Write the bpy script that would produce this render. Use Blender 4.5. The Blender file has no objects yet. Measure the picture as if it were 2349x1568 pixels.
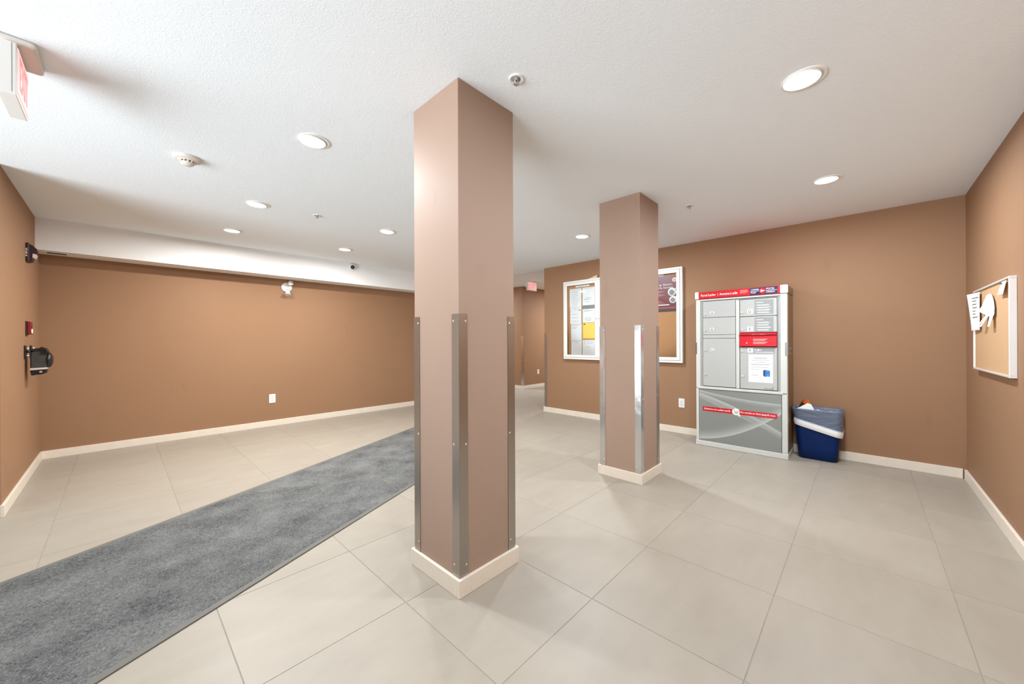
import bpy, bmesh, math, random
from mathutils import Vector, Matrix, noise
random.seed(7)
PI = math.pi
SC = bpy.context.scene
COL = SC.collection

# ------------------------------------------------------------------ camera, world, light, exposure
H = 2.44                       # ceiling height
CAM_Z = 1.1976
cam_d = bpy.data.cameras.new('camera')
cam_d.sensor_width = 36.0
cam_d.lens = 853.0157 / 2349 * 36.0
cam_d.shift_y = -1.43 / 2349
cam_d.clip_start = 0.02
cam = bpy.data.objects.new('camera', cam_d)
COL.objects.link(cam)
yaw = math.radians(43.4443)
fwd = Vector((math.cos(yaw), math.sin(yaw), 0))
rgt = Vector((math.sin(yaw), -math.cos(yaw), 0))
ro = math.radians(0.2567)
c_up = Vector((0, 0, 1)) * math.cos(ro) + rgt * math.sin(ro)
c_rt = rgt * math.cos(ro) - Vector((0, 0, 1)) * math.sin(ro)
m3 = Matrix((c_rt, c_up, -fwd)).transposed()
cam.matrix_world = Matrix.Translation((0, 0, CAM_Z)) @ m3.to_4x4()
SC.camera = cam

SC.view_settings.view_transform = 'Standard'
SC.view_settings.look = 'None'
SC.view_settings.gamma = 1.0
SC.view_settings.use_curve_mapping = False
SC.view_settings.exposure = 0.58
SC.cycles.use_denoising = True
SC.cycles.max_bounces = 10
SC.cycles.diffuse_bounces = 7
SC.cycles.sample_clamp_indirect = 6.0
SC.cycles.caustics_reflective = False
SC.cycles.caustics_refractive = False

world = bpy.data.worlds.new('world')
SC.world = world
world.use_nodes = True
bg = world.node_tree.nodes['Background']
bg.inputs[0].default_value = (0.92, 0.96, 1.0, 1)
bg.inputs[1].default_value = 1.0

PAVE_W = 6000.0                 # sunlit pavement outside the glass
DAY_W = 10.0                  # daylight through the glazed entrance
LAMP_W = 23.0                  # each ceiling downlight
LAMP_C = (0.87, 0.945, 1.0)
LAMP_WARM = (0.97, 0.965, 0.93)   # warmer tint of the lamps along the soffit side


def area(name, loc, rot, sx, sy, watts, color, shape='RECTANGLE', spread=PI, parent=None):
    d = bpy.data.lights.new(name, 'AREA')
    d.shape = shape
    d.size = sx
    if shape in ('RECTANGLE', 'ELLIPSE'):
        d.size_y = sy
    d.energy = watts
    d.color = color
    d.spread = spread
    o = bpy.data.objects.new(name, d)
    o.location = loc
    o.rotation_euler = rot
    COL.objects.link(o)
    if parent:
        o.parent = parent
    return o


# daylight outside the glass entrance front on the street side (plane X = -3.2)
# skylight through the glass, and the sunlit pavement in front of it that throws light up on to the ceiling
area('daylight', (-3.8, 1.9, 1.2), (0, -PI / 2, 0), 2.2, 4.4, DAY_W, (0.93, 0.97, 1.0))
area('pavement_bounce', (-11.4, 1.9, 0.0), (PI, 0, 0), 16.0, 14.0, PAVE_W, (0.91, 0.955, 1.0))

# room planes
XM, YR, YC, XL, YB, YS, ZS = 4.9988, -0.6363, 3.9683, -0.5661, 6.1743, 5.889, 2.1222
XG = -3.2                      # glazed entrance
YL = 4.33                      # end of the short wall beside the entrance
HB, TB = 0.084, 0.0166         # baseboard
HH = 2.575                     # ceiling of the hall beyond
XH, YH, XHE = 6.95, 6.22, 9.2  # hall: corner, back wall, end


# ------------------------------------------------------------------ materials
def new_mat(name):
    m = bpy.data.materials.new(name)
    m.use_nodes = True
    return m, m.node_tree.nodes, m.node_tree.links, m.node_tree.nodes['Principled BSDF']


def srgb(r, g, b):
    f = lambda c: (c / 255 / 12.92) if c / 255 <= 0.04045 else ((c / 255 + 0.055) / 1.055) ** 2.4
    return (f(r), f(g), f(b), 1)


def mat(name, col, rough=0.5, metal=0.0, spec=0.5, var=0.0, scale=8.0, bump=0.0, bscale=200.0, emit=None, estr=0.0, detail=3.0):
    m, N, L, P = new_mat(name)
    P.inputs['Roughness'].default_value = rough
    P.inputs['Metallic'].default_value = metal
    P.inputs['Specular IOR Level'].default_value = spec
    tc = N.new('ShaderNodeTexCoord')
    nz = N.new('ShaderNodeTexNoise')
    nz.inputs['Scale'].default_value = scale
    nz.inputs['Detail'].default_value = detail
    L.new(tc.outputs['Object'], nz.inputs['Vector'])
    mx = N.new('ShaderNodeMix')
    mx.data_type = 'RGBA'
    c = Vector(col[:3])
    mx.inputs[6].default_value = (*(c * (1 - var)), 1)
    mx.inputs[7].default_value = (*[min(1, k) for k in c * (1 + var)], 1)
    L.new(nz.outputs['Fac'], mx.inputs[0])
    L.new(mx.outputs[2], P.inputs['Base Color'])
    if bump > 0:
        nb = N.new('ShaderNodeTexNoise')
        nb.inputs['Scale'].default_value = bscale
        nb.inputs['Detail'].default_value = 2
        L.new(tc.outputs['Object'], nb.inputs['Vector'])
        bp = N.new('ShaderNodeBump')
        bp.inputs['Strength'].default_value = bump
        bp.inputs['Distance'].default_value = 0.004
        L.new(nb.outputs['Fac'], bp.inputs['Height'])
        L.new(bp.outputs['Normal'], P.inputs['Normal'])
    if emit:
        P.inputs['Emission Color'].default_value = emit
        P.inputs['Emission Strength'].default_value = estr
    return m


def ceiling_mat():
    m, N, L, P = new_mat('stipple_ceiling')
    P.inputs['Base Color'].default_value = (0.86, 0.93, 0.985, 1)
    P.inputs['Roughness'].default_value = 0.9
    P.inputs['Specular IOR Level'].default_value = 0.2
    tc = N.new('ShaderNodeTexCoord')
    n1 = N.new('ShaderNodeTexNoise'); n1.inputs['Scale'].default_value = 85; n1.inputs['Detail'].default_value = 3
    n1.inputs['Distortion'].default_value = 1.2
    rp = N.new('ShaderNodeValToRGB')
    rp.color_ramp.elements[0].position = 0.50
    rp.color_ramp.elements[1].position = 0.60
    L.new(tc.outputs['Object'], n1.inputs['Vector'])
    L.new(n1.outputs['Fac'], rp.inputs['Fac'])
    bp = N.new('ShaderNodeBump')
    bp.inputs['Strength'].default_value = 0.19
    bp.inputs['Distance'].default_value = 0.003
    L.new(rp.outputs['Color'], bp.inputs['Height'])
    L.new(bp.outputs['Normal'], P.inputs['Normal'])
    return m


def wall_mat(name, c0, c1):
    m, N, L, P = new_mat(name)
    P.inputs['Roughness'].default_value = 0.62
    P.inputs['Specular IOR Level'].default_value = 0.25
    tc = N.new('ShaderNodeTexCoord')
    n1 = N.new('ShaderNodeTexNoise'); n1.inputs['Scale'].default_value = 1.3; n1.inputs['Detail'].default_value = 4
    L.new(tc.outputs['Object'], n1.inputs['Vector'])
    mx = N.new('ShaderNodeMix'); mx.data_type = 'RGBA'
    mx.inputs[6].default_value = (*c0, 1)
    mx.inputs[7].default_value = (*c1, 1)
    L.new(n1.outputs['Fac'], mx.inputs[0])
    # a few rubbed scuffs
    n2 = N.new('ShaderNodeTexNoise'); n2.inputs['Scale'].default_value = 3.1; n2.inputs['Detail'].default_value = 5
    mp = N.new('ShaderNodeMapping'); mp.inputs['Scale'].default_value = (1.6, 1.6, 0.8); mp.inputs['Location'].default_value = (3.1, 7.7, 1.2)
    L.new(tc.outputs['Object'], mp.inputs['Vector']); L.new(mp.outputs['Vector'], n2.inputs['Vector'])
    rp = N.new('ShaderNodeValToRGB')
    rp.color_ramp.elements[0].position = 0.66; rp.color_ramp.elements[0].color = (1, 1, 1, 1)
    rp.color_ramp.elements[1].position = 0.80; rp.color_ramp.elements[1].color = (0.90, 0.885, 0.87, 1)
    L.new(n2.outputs['Fac'], rp.inputs['Fac'])
    mu = N.new('ShaderNodeMix'); mu.data_type = 'RGBA'; mu.blend_type = 'MULTIPLY'; mu.inputs[0].default_value = 1
    L.new(mx.outputs[2], mu.inputs[6]); L.new(rp.outputs['Color'], mu.inputs[7])
    L.new(mu.outputs[2], P.inputs['Base Color'])
    nb = N.new('ShaderNodeTexNoise'); nb.inputs['Scale'].default_value = 160
    L.new(tc.outputs['Object'], nb.inputs['Vector'])
    bp = N.new('ShaderNodeBump'); bp.inputs['Strength'].default_value = 0.06; bp.inputs['Distance'].default_value = 0.003
    L.new(nb.outputs['Fac'], bp.inputs['Height']); L.new(bp.outputs['Normal'], P.inputs['Normal'])
    return m


def tile_mat():
    m, N, L, P = new_mat('porcelain_tile')
    P.inputs['Roughness'].default_value = 0.42
    P.inputs['Specular IOR Level'].default_value = 0.35
    tc = N.new('ShaderNodeTexCoord')
    oi = N.new('ShaderNodeObjectInfo')
    mp = N.new('ShaderNodeMapping'); mp.inputs['Scale'].default_value = (1.0, 2.6, 1)
    ad = N.new('ShaderNodeVectorMath'); ad.operation = 'MULTIPLY_ADD'
    ad.inputs[1].default_value = (7.3, 5.1, 3.7)
    L.new(oi.outputs['Random'], ad.inputs[0])
    L.new(tc.outputs['Object'], ad.inputs[2])
    L.new(ad.outputs[0], mp.inputs['Vector'])
    n1 = N.new('ShaderNodeTexNoise'); n1.inputs['Scale'].default_value = 3.0; n1.inputs['Detail'].default_value = 6; n1.inputs['Roughness'].default_value = 0.6
    L.new(mp.outputs['Vector'], n1.inputs['Vector'])
    mx = N.new('ShaderNodeMix'); mx.data_type = 'RGBA'
    mx.inputs[6].default_value = (0.296, 0.257, 0.209, 1)
    mx.inputs[7].default_value = (0.375, 0.334, 0.280, 1)
    L.new(n1.outputs['Fac'], mx.inputs[0])
    # slight shade difference tile to tile
    mr = N.new('ShaderNodeMapRange'); mr.inputs[3].default_value = 0.965; mr.inputs[4].default_value = 1.02
    L.new(oi.outputs['Random'], mr.inputs[0])
    sc = N.new('ShaderNodeVectorMath'); sc.operation = 'SCALE'
    L.new(mx.outputs[2], sc.inputs[0]); L.new(mr.outputs[0], sc.inputs['Scale'])
    L.new(sc.outputs[0], P.inputs['Base Color'])
    return m


def carpet_mat():
    m, N, L, P = new_mat('grey_carpet_pile')
    P.inputs['Roughness'].default_value = 0.95
    P.inputs['Specular IOR Level'].default_value = 0.1
    tc = N.new('ShaderNodeTexCoord')
    n1 = N.new('ShaderNodeTexNoise'); n1.inputs['Scale'].default_value = 60; n1.inputs['Detail'].default_value = 5; n1.inputs['Roughness'].default_value = 0.75
    n1.inputs['Distortion'].default_value = 2.0
    n2 = N.new('ShaderNodeTexNoise'); n2.inputs['Scale'].default_value = 4; n2.inputs['Detail'].default_value = 4
    for n in (n1, n2):
        L.new(tc.outputs['Object'], n.inputs['Vector'])
    ma = N.new('ShaderNodeMath'); ma.operation = 'MULTIPLY_ADD'; ma.inputs[1].default_value = 0.7
    L.new(n1.outputs['Fac'], ma.inputs[0])
    mb = N.new('ShaderNodeMath'); mb.operation = 'MULTIPLY'; mb.inputs[1].default_value = 0.3
    L.new(n2.outputs['Fac'], mb.inputs[0]); L.new(mb.outputs[0], ma.inputs[2])
    rp = N.new('ShaderNodeValToRGB')
    rp.color_ramp.elements[0].position = 0.37; rp.color_ramp.elements[0].color = (0.045, 0.046, 0.048, 1)
    rp.color_ramp.elements[1].position = 0.63; rp.color_ramp.elements[1].color = (0.245, 0.243, 0.234, 1)
    L.new(ma.outputs[0], rp.inputs['Fac'])
    L.new(rp.outputs['Color'], P.inputs['Base Color'])
    bp = N.new('ShaderNodeBump'); bp.inputs['Strength'].default_value = 0.8; bp.inputs['Distance'].default_value = 0.006
    L.new(n1.outputs['Fac'], bp.inputs['Height']); L.new(bp.outputs['Normal'], P.inputs['Normal'])
    return m


def steel_mat(name, col, rough, wav=0.0):
    m, N, L, P = new_mat(name)
    P.inputs['Base Color'].default_value = (*col, 1)
    P.inputs['Metallic'].default_value = 1
    tc = N.new('ShaderNodeTexCoord')
    mp = N.new('ShaderNodeMapping'); mp.inputs['Scale'].default_value = (180, 180, 1.5)
    L.new(tc.outputs['Object'], mp.inputs['Vector'])
    n = N.new('ShaderNodeTexNoise'); n.inputs['Scale'].default_value = 3
    L.new(mp.outputs['Vector'], n.inputs['Vector'])
    mr = N.new('ShaderNodeMapRange'); mr.inputs[3].default_value = rough * 0.8; mr.inputs[4].default_value = rough * 1.25
    L.new(n.outputs['Fac'], mr.inputs[0]); L.new(mr.outputs[0], P.inputs['Roughness'])
    if wav:
        n2 = N.new('ShaderNodeTexNoise'); n2.inputs['Scale'].default_value = 9
        L.new(tc.outputs['Object'], n2.inputs['Vector'])
        bp = N.new('ShaderNodeBump'); bp.inputs['Strength'].default_value = wav; bp.inputs['Distance'].default_value = 0.01
        L.new(n2.outputs['Fac'], bp.inputs['Height']); L.new(bp.outputs['Normal'], P.inputs['Normal'])
    return m


def glass_mat():
    m = bpy.data.materials.new('clear_pane')
    m.use_nodes = True
    N, L = m.node_tree.nodes, m.node_tree.links
    N.clear()
    out = N.new('ShaderNodeOutputMaterial')
    tr = N.new('ShaderNodeBsdfTransparent'); tr.inputs[0].default_value = (0.995, 1.0, 0.998, 1)
    gl = N.new('ShaderNodeBsdfGlossy'); gl.inputs['Roughness'].default_value = 0.03
    fr = N.new('ShaderNodeFresnel'); fr.inputs[0].default_value = 1.28
    mx = N.new('ShaderNodeMixShader')
    L.new(fr.outputs[0], mx.inputs[0]); L.new(tr.outputs[0], mx.inputs[1]); L.new(gl.outputs[0], mx.inputs[2])
    L.new(mx.outputs[0], out.inputs[0])
    return m


def swoosh_mat():
    """printed grey panel with three pale curved sweeps (flat print)"""
    m, N, L, P = new_mat('printed_sweep_panel')
    P.inputs['Roughness'].default_value = 0.3
    P.inputs['Specular IOR Level'].default_value = 0.4
    tc = N.new('ShaderNodeTexCoord')
    sp = N.new('ShaderNodeSeparateXYZ'); L.new(tc.outputs['Object'], sp.inputs[0])

    def M(op, a, b=None, clamp=False):
        n = N.new('ShaderNodeMath'); n.operation = op; n.use_clamp = clamp
        for i, v in enumerate((a, b)):
            if v is None: continue
            if isinstance(v, (int, float)): n.inputs[i].default_value = v
            else: L.new(v, n.inputs[i])
        return n.outputs[0]
    X, Z = sp.outputs['X'], sp.outputs['Z']
    tot = None
    # curve: z = a + b x + c x^2 ; sweep fades on one side (sgn) over w
    for a, b, c, w, sgn, s in ((0.632, -0.20, 0.12, 0.06, 1, 0.7), (0.60, -0.27, -0.22, 0.10, 1, 0.8), (0.560, -0.50, 0.10, 0.07, -1, 0.45), (0.075, 0.10, 0.50, 0.13, -1, 0.9)):
        f = M('ADD', M('ADD', M('MULTIPLY', X, b), a), M('MULTIPLY', M('MULTIPLY', X, X), c))
        d = M('MULTIPLY', M('SUBTRACT', f, Z), sgn)
        g = M('SUBTRACT', 1.0, M('DIVIDE', d, w), True)
        on = M('GREATER_THAN', d, 0.0)
        k = M('MULTIPLY', M('MULTIPLY', M('MULTIPLY', g, g), on), s)
        tot = k if tot is None else M('MAXIMUM', tot, k)
    mx = N.new('ShaderNodeMix'); mx.data_type = 'RGBA'
    mx.inputs[6].default_value = srgb(134, 138, 134)
    mx.inputs[7].default_value = srgb(190, 195, 193)
    L.new(tot, mx.inputs[0]); L.new(mx.outputs[2], P.inputs['Base Color'])
    return m


MT = dict(
    wall=wall_mat('brown_wall_paint', (0.300, 0.168, 0.094), (0.335, 0.190, 0.107)), pillar=wall_mat('pinkish_brown_paint', (0.350, 0.243, 0.187), (0.385, 0.268, 0.207)), ceil=ceiling_mat(), tile=tile_mat(), carpet=carpet_mat(), glass=glass_mat(), sweep=swoosh_mat(),
    grout=mat('dark_grout', (0.27, 0.235, 0.20, 1), 0.9, var=0.2, scale=30),
    base=mat('cream_baseboard', (0.78, 0.70, 0.60, 1), 0.4, var=0.06, scale=12, bump=0.05, bscale=60),
    soffit=mat('white_soffit', (0.88, 0.89, 0.90, 1), 0.85, var=0.02),
    rubber=mat('grey_rubber_edge', (0.125, 0.117, 0.104, 1), 0.6, var=0.15),
    steel=steel_mat('brushed_steel', (0.43, 0.395, 0.355), 0.33),
    bright=steel_mat('bright_steel', (0.66, 0.65, 0.64), 0.2, 0.18),
    rivet=mat('zinc_rivet', (0.72, 0.70, 0.66, 1), 0.35, 0.9),
    white=mat('white_plastic', (0.80, 0.80, 0.78, 1), 0.4, var=0.02),
    cream=mat('cream_plastic', (0.72, 0.67, 0.62, 1), 0.45, var=0.03),
    trim=mat('white_trim', (0.82, 0.82, 0.80, 1), 0.45),
    black=mat('black_plastic', (0.012, 0.012, 0.013, 1), 0.35, var=0.3),
    dark=mat('dark_grey', (0.10, 0.105, 0.105, 1), 0.4, var=0.2),
    greyblk=mat('grey_black_body', (0.055, 0.06, 0.06, 1), 0.3, var=0.3, scale=20),
    maroon=mat('dark_maroon', (0.035, 0.008, 0.012, 1), 0.4, var=0.2),
    fire=mat('fire_red', (0.24, 0.010, 0.014, 1), 0.35, var=0.1),
    lens=mat('downlight_lens', (0.9, 0.9, 0.9, 1), 0.4, emit=(1, 0.985, 0.95, 1), estr=3.0),
    lk=mat('locker_grey', srgb(180, 182, 180), 0.38, var=0.015),
    lkf=mat('locker_frame', srgb(204, 206, 202), 0.35, var=0.015),
    lkw=mat('locker_cap', srgb(226, 224, 218), 0.35),
    lkd=mat('locker_seam', (0.03, 0.03, 0.028, 1), 0.6),
    sticker=mat('grey_sticker', srgb(146, 150, 150), 0.45, var=0.03),
    red=mat('sign_red', srgb(200, 16, 34), 0.35, var=0.04),
    pred=mat('pale_red_print', srgb(236, 150, 150), 0.4),
    navy=mat('navy_print', srgb(26, 26, 84), 0.35),
    print_w=mat('white_print', (0.86, 0.86, 0.84, 1), 0.45),
    print_k=mat('black_print', (0.03, 0.03, 0.032, 1), 0.5),
    print_g=mat('grey_print', (0.24, 0.245, 0.25, 1), 0.6),
    paper=mat('white_paper', (0.83, 0.84, 0.85, 1), 0.8, var=0.02, scale=30),
    cream_paper=mat('cream_paper', (0.84, 0.79, 0.62, 1), 0.8, var=0.02),
    tan=mat('tan_card', (0.66, 0.52, 0.40, 1), 0.8, var=0.06),
    yellow=mat('yellow_paper', srgb(244, 214, 104), 0.8, var=0.03),
    cork=mat('cork', (0.50, 0.255, 0.115, 1), 0.9, var=0.14, scale=90, bump=0.15, bscale=300),
    cork2=mat('pale_cork', (0.56, 0.345, 0.185, 1), 0.9, var=0.10, scale=120, bump=0.12, bscale=300),
    alu=mat('white_aluminium', (0.80, 0.79, 0.76, 1), 0.32, 0.0, var=0.02),
    alug=mat('grey_groove', (0.30, 0.31, 0.32, 1), 0.5),
    alub=mat('satin_aluminium', (0.80, 0.80, 0.80, 1), 0.30, 0.35),
    poster=mat('poster_maroon', (0.17, 0.020, 0.030, 1), 0.35, var=0.35, scale=5),
    posterb=mat('poster_foot', (0.045, 0.02, 0.018, 1), 0.4, var=0.3),
    posterp=mat('poster_violet', (0.14, 0.06, 0.25, 1), 0.4),
    blue=mat('blue_bin_plastic', (0.001, 0.017, 0.098, 1), 0.5, spec=0.2, var=0.15, scale=3), side_brown=mat('brown_side', (0.20, 0.125, 0.066, 1), 0.3, var=0.06),
    picb=mat('print_blue', srgb(42, 120, 190), 0.5, var=0.08),
    picd=mat('print_dark_blue', srgb(24, 66, 120), 0.5),
    picl=mat('print_light_blue', srgb(110, 176, 226), 0.5),
    orange=mat('orange_card', (0.62, 0.16, 0.03, 1), 0.6, var=0.15, scale=20),
    exitf=mat('exit_face', (0.84, 0.66, 0.64, 1), 0.4, emit=(1.0, 0.50, 0.48, 1), estr=0.35),
    exitr=mat('exit_letters', (0.80, 0.30, 0.31, 1), 0.4, emit=(1.0, 0.25, 0.27, 1), estr=0.4),
    lensc=mat('clear_strobe', (0.75, 0.70, 0.70, 1), 0.15, spec=0.8),
    mull=mat('dark_mullion', (0.06, 0.05, 0.045, 1), 0.4, 0.5),
    shadowhole=mat('dark_recess', (0.015, 0.013, 0.012, 1), 0.9),
    photo=mat('printed_photo', (0.22, 0.23, 0.22, 1), 0.4, var=0.8, scale=30),
)


def bag_mat():
    m, N, L, P = new_mat('translucent_bag')
    P.inputs['Roughness'].default_value = 0.28
    P.inputs['Base Color'].default_value = (0.40, 0.47, 0.58, 1)
    P.inputs['Specular IOR Level'].default_value = 0.6
    tr = N.new('ShaderNodeBsdfTransparent')
    tr.inputs[0].default_value = (0.9, 0.93, 1, 1)
    mx = N.new('ShaderNodeMixShader'); mx.inputs[0].default_value = 0.66
    out = N['Material Output']
    tc = N.new('ShaderNodeTexCoord')
    mp = N.new('ShaderNodeMapping'); mp.inputs['Scale'].default_value = (7, 7, 16); mp.inputs['Rotation'].default_value = (0.4, 0.5, 0)
    nz = N.new('ShaderNodeTexNoise'); nz.inputs['Scale'].default_value = 2.0; nz.inputs['Detail'].default_value = 3; nz.inputs['Distortion'].default_value = 1.0
    L.new(tc.outputs['Object'], mp.inputs['Vector']); L.new(mp.outputs['Vector'], nz.inputs['Vector'])
    bp = N.new('ShaderNodeBump'); bp.inputs['Strength'].default_value = 0.7; bp.inputs['Distance'].default_value = 0.02
    L.new(nz.outputs['Fac'], bp.inputs['Height']); L.new(bp.outputs['Normal'], P.inputs['Normal'])
    L.new(P.outputs[0], mx.inputs[1]); L.new(tr.outputs[0], mx.inputs[2]); L.new(mx.outputs[0], out.inputs[0])
    return m


MT['bag'] = bag_mat()
MT['hem'] = mat('white_bag_hem', (0.80, 0.80, 0.79, 1), 0.35, var=0.06, scale=25, bump=0.5, bscale=40)


# ------------------------------------------------------------------ builders
class B:
    """collects geometry for ONE mesh"""
    def __init__(s):
        s.bm = bmesh.new()

    def _tag(s, before, T):
        vs = [v for v in s.bm.verts if v not in before]
        return vs

    def box(s, x0, x1, y0, y1, z0, z1, bev=0.0, seg=2):
        b = bmesh.new()
        bmesh.ops.create_cube(b, size=1)
        bmesh.ops.scale(b, vec=(abs(x1 - x0), abs(y1 - y0), abs(z1 - z0)), verts=b.verts)
        bmesh.ops.translate(b, vec=((x0 + x1) / 2, (y0 + y1) / 2, (z0 + z1) / 2), verts=b.verts)
        if bev > 0:
            bmesh.ops.bevel(b, geom=b.edges[:], offset=bev, segments=seg, affect='EDGES', profile=0.5)
        s.add(b)
        return s

    def add(s, b, T=None):
        if T is not None:
            bmesh.ops.transform(b, matrix=T, verts=b.verts)
        me = bpy.data.meshes.new('tmp')
        b.to_mesh(me); b.free()
        s.bm.from_mesh(me)
        bpy.data.meshes.remove(me)
        return s

    def lathe(s, prof, n=32, T=None):
        """prof: [(r,z)] spun about z"""
        b = bmesh.new()
        rings = []
        for r, z in prof:
            if r < 1e-6:
                rings.append([b.verts.new((0, 0, z))])
            else:
                rings.append([b.verts.new((r * math.cos(2 * PI * k / n), r * math.sin(2 * PI * k / n), z)) for k in range(n)])
        for a, c in zip(rings, rings[1:]):
            for k in range(n):
                k2 = (k + 1) % n
                if len(a) == 1 and len(c) == 1: continue
                if len(a) == 1: b.faces.new((a[0], c[k2], c[k]))
                elif len(c) == 1: b.faces.new((a[k], a[k2], c[0]))
                else: b.faces.new((a[k], a[k2], c[k2], c[k]))
        bmesh.ops.recalc_face_normals(b, faces=b.faces)
        for f in b.faces: f.smooth = True
        s.add(b, T)
        return s

    def cyl(s, p0, p1, r, r2=None, n=20):
        p0, p1 = Vector(p0), Vector(p1)
        d = p1 - p0
        q = d.to_track_quat('Z', 'Y').to_matrix().to_4x4()
        r2 = r if r2 is None else r2
        b = bmesh.new()
        bmesh.ops.create_cone(b, cap_ends=True, segments=n, radius1=r, radius2=r2, depth=d.length)
        for f in b.faces: f.smooth = len(f.verts) == 4
        s.add(b, Matrix.Translation((p0 + p1) / 2) @ q)
        return s

    def prism(s, pts, axis, a, c, bev=0.0):
        """polygon extruded along axis between a and c. axis 'y': pts=(x,z); 'z': (x,y); 'x': (y,z)"""
        def P(u, v, w):
            return {'y': (u, w, v), 'z': (u, v, w), 'x': (w, u, v)}[axis]
        b = bmesh.new()
        lo = [b.verts.new(P(u, v, a)) for u, v in pts]
        hi = [b.verts.new(P(u, v, c)) for u, v in pts]
        b.faces.new(lo); b.faces.new(hi[::-1])
        n = len(pts)
        for k in range(n):
            b.faces.new((lo[k], hi[k], hi[(k + 1) % n], lo[(k + 1) % n]))
        bmesh.ops.recalc_face_normals(b, faces=b.faces)
        if bev: bmesh.ops.bevel(b, geom=b.edges[:], offset=bev, segments=2, affect='EDGES')
        s.add(b)
        return s

    def sheet(s, pts3, faces, thick=0.0006):
        b = bmesh.new()
        vs = [b.verts.new(p) for p in pts3]
        for f in faces: b.faces.new([vs[i] for i in f])
        bmesh.ops.recalc_face_normals(b, faces=b.faces)
        if thick: bmesh.ops.solidify(b, geom=b.faces[:], thickness=thick)
        s.add(b)
        return s


def obj(name, b, m, parent=None, loc=None, label=None, kind=None, smooth=False):
    me = bpy.data.meshes.new(name)
    b.bm.to_mesh(me); b.bm.free()
    me.materials.append(MT[m] if isinstance(m, str) else m)
    if smooth:
        for p in me.polygons: p.use_smooth = True
    o = bpy.data.objects.new(name, me)
    COL.objects.link(o)
    if parent: o.parent = parent
    if loc: o.location = loc
    if label: o['label'] = label
    if kind: o['kind'] = kind
    return o


def tag(o, label, cat, group=None):
    o['label'] = label; o['category'] = cat
    if group: o['group'] = group
    return o


def thing(name, label, cat, loc=(0, 0, 0), rz=0.0, group=None):
    o = bpy.data.objects.new(name, None)
    o.empty_display_size = 0.05
    COL.objects.link(o)
    o.location = loc; o.rotation_euler = (0, 0, rz)
    return tag(o, label, cat, group)


def struct(name, b, m, parent=None):
    o = obj(name, b, m, parent)
    if not parent: o['kind'] = 'structure'
    return o


def text_b(body, h, y, x=None, z=0.0, width=None, align='LEFT', bold=0.0, thick=0.0004, rot=0.0, slant=0.0):
    """lettering standing in the xz plane, read from -y. h = cap height. Returns a B."""
    cu = bpy.data.curves.new('t', 'FONT')
    cu.body = body
    cu.size = 1.0
    cu.offset = bold
    cu.extrude = 0.0
    cu.shear = slant
    cu.resolution_u = 3
    o = bpy.data.objects.new('t', cu)
    COL.objects.link(o)
    dg = bpy.context.evaluated_depsgraph_get()
    me = bpy.data.meshes.new_from_object(o.evaluated_get(dg))
    b = bmesh.new(); b.from_mesh(me)
    bpy.data.objects.remove(o); bpy.data.curves.remove(cu); bpy.data.meshes.remove(me)
    xs = [v.co.x for v in b.verts]
    x0, x1 = min(xs), max(xs)
    sy = h / 0.70
    sx = (width / (x1 - x0)) if width else sy
    w = (x1 - x0) * sx
    ox = {'LEFT': 0, 'CENTER': -w / 2, 'RIGHT': -w}[align]
    R = Matrix.Rotation(rot, 4, 'Y')
    T = Matrix.Translation((x, y, z)) @ R @ Matrix.Translation((ox, 0, 0))
    for v in b.verts:
        v.co = T @ Vector(((v.co.x - x0) * sx, 0, v.co.y * sy))
    ex = bmesh.ops.extrude_face_region(b, geom=b.faces[:])
    bmesh.ops.translate(b, vec=(0, -thick, 0), verts=[g for g in ex['geom'] if isinstance(g, bmesh.types.BMVert)])
    bmesh.ops.recalc_face_normals(b, faces=b.faces)
    r = B(); r.add(b)
    return r


R_MAIL, R_BACK, R_RIGHT, R_LEFT = -PI / 2, 0.0, PI, PI / 2

# ------------------------------------------------------------------ setting: floor and its tiles
TX, TY, SX, SY, GAP = 0.9024, 1.5348, 0.6049, 0.612, 0.0032
fl = struct('floor', B().box(XG - 0.3, XHE + 0.2, YR - 0.3, 9.3, -0.06, -0.0011), 'grout')
rects = [(XG, XM, YR, YB), (XM, XHE, YC, YB), (5.2, XH, YB, 9.0), (XH, XHE, YB, YH)]
full = None
for i in range(-8, 15):
    for j in range(-14, 6):
        # cell X [TX+i*SX, +SX], Y [TY - j*SY ...]
        cx0, cx1 = TX + i * SX + GAP / 2, TX + (i + 1) * SX - GAP / 2
        cy0, cy1 = TY - (j + 1) * SY + GAP / 2, TY - j * SY - GAP / 2
        best = None
        xs0, xs1, ys0, ys1 = 9e9, -9e9, 9e9, -9e9
        for a, b_, c, d in rects:
            u0, u1, v0, v1 = max(cx0, a), min(cx1, b_), max(cy0, c), min(cy1, d)
            if u1 - u0 > 0.02 and v1 - v0 > 0.02:
                xs0, xs1, ys0, ys1 = min(xs0, u0), max(xs1, u1), min(ys0, v0), max(ys1, v1)
        if xs1 < xs0: continue
        cxm, cym = (cx0 + cx1) / 2, (cy0 + cy1) / 2
        whole = xs1 - xs0 > SX - GAP - 1e-4 and ys1 - ys0 > SY - GAP - 1e-4
        if whole and full is not None:
            o = full.copy(); COL.objects.link(o)
            o.location = (cxm, cym, 0)
        else:
            o = obj('tile', B().box(xs0 - cxm, xs1 - cxm, ys0 - cym, ys1 - cym, -0.009, 0, 0.0008, 1), 'tile', fl, (cxm, cym, 0))
            if whole: full = o

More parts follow.
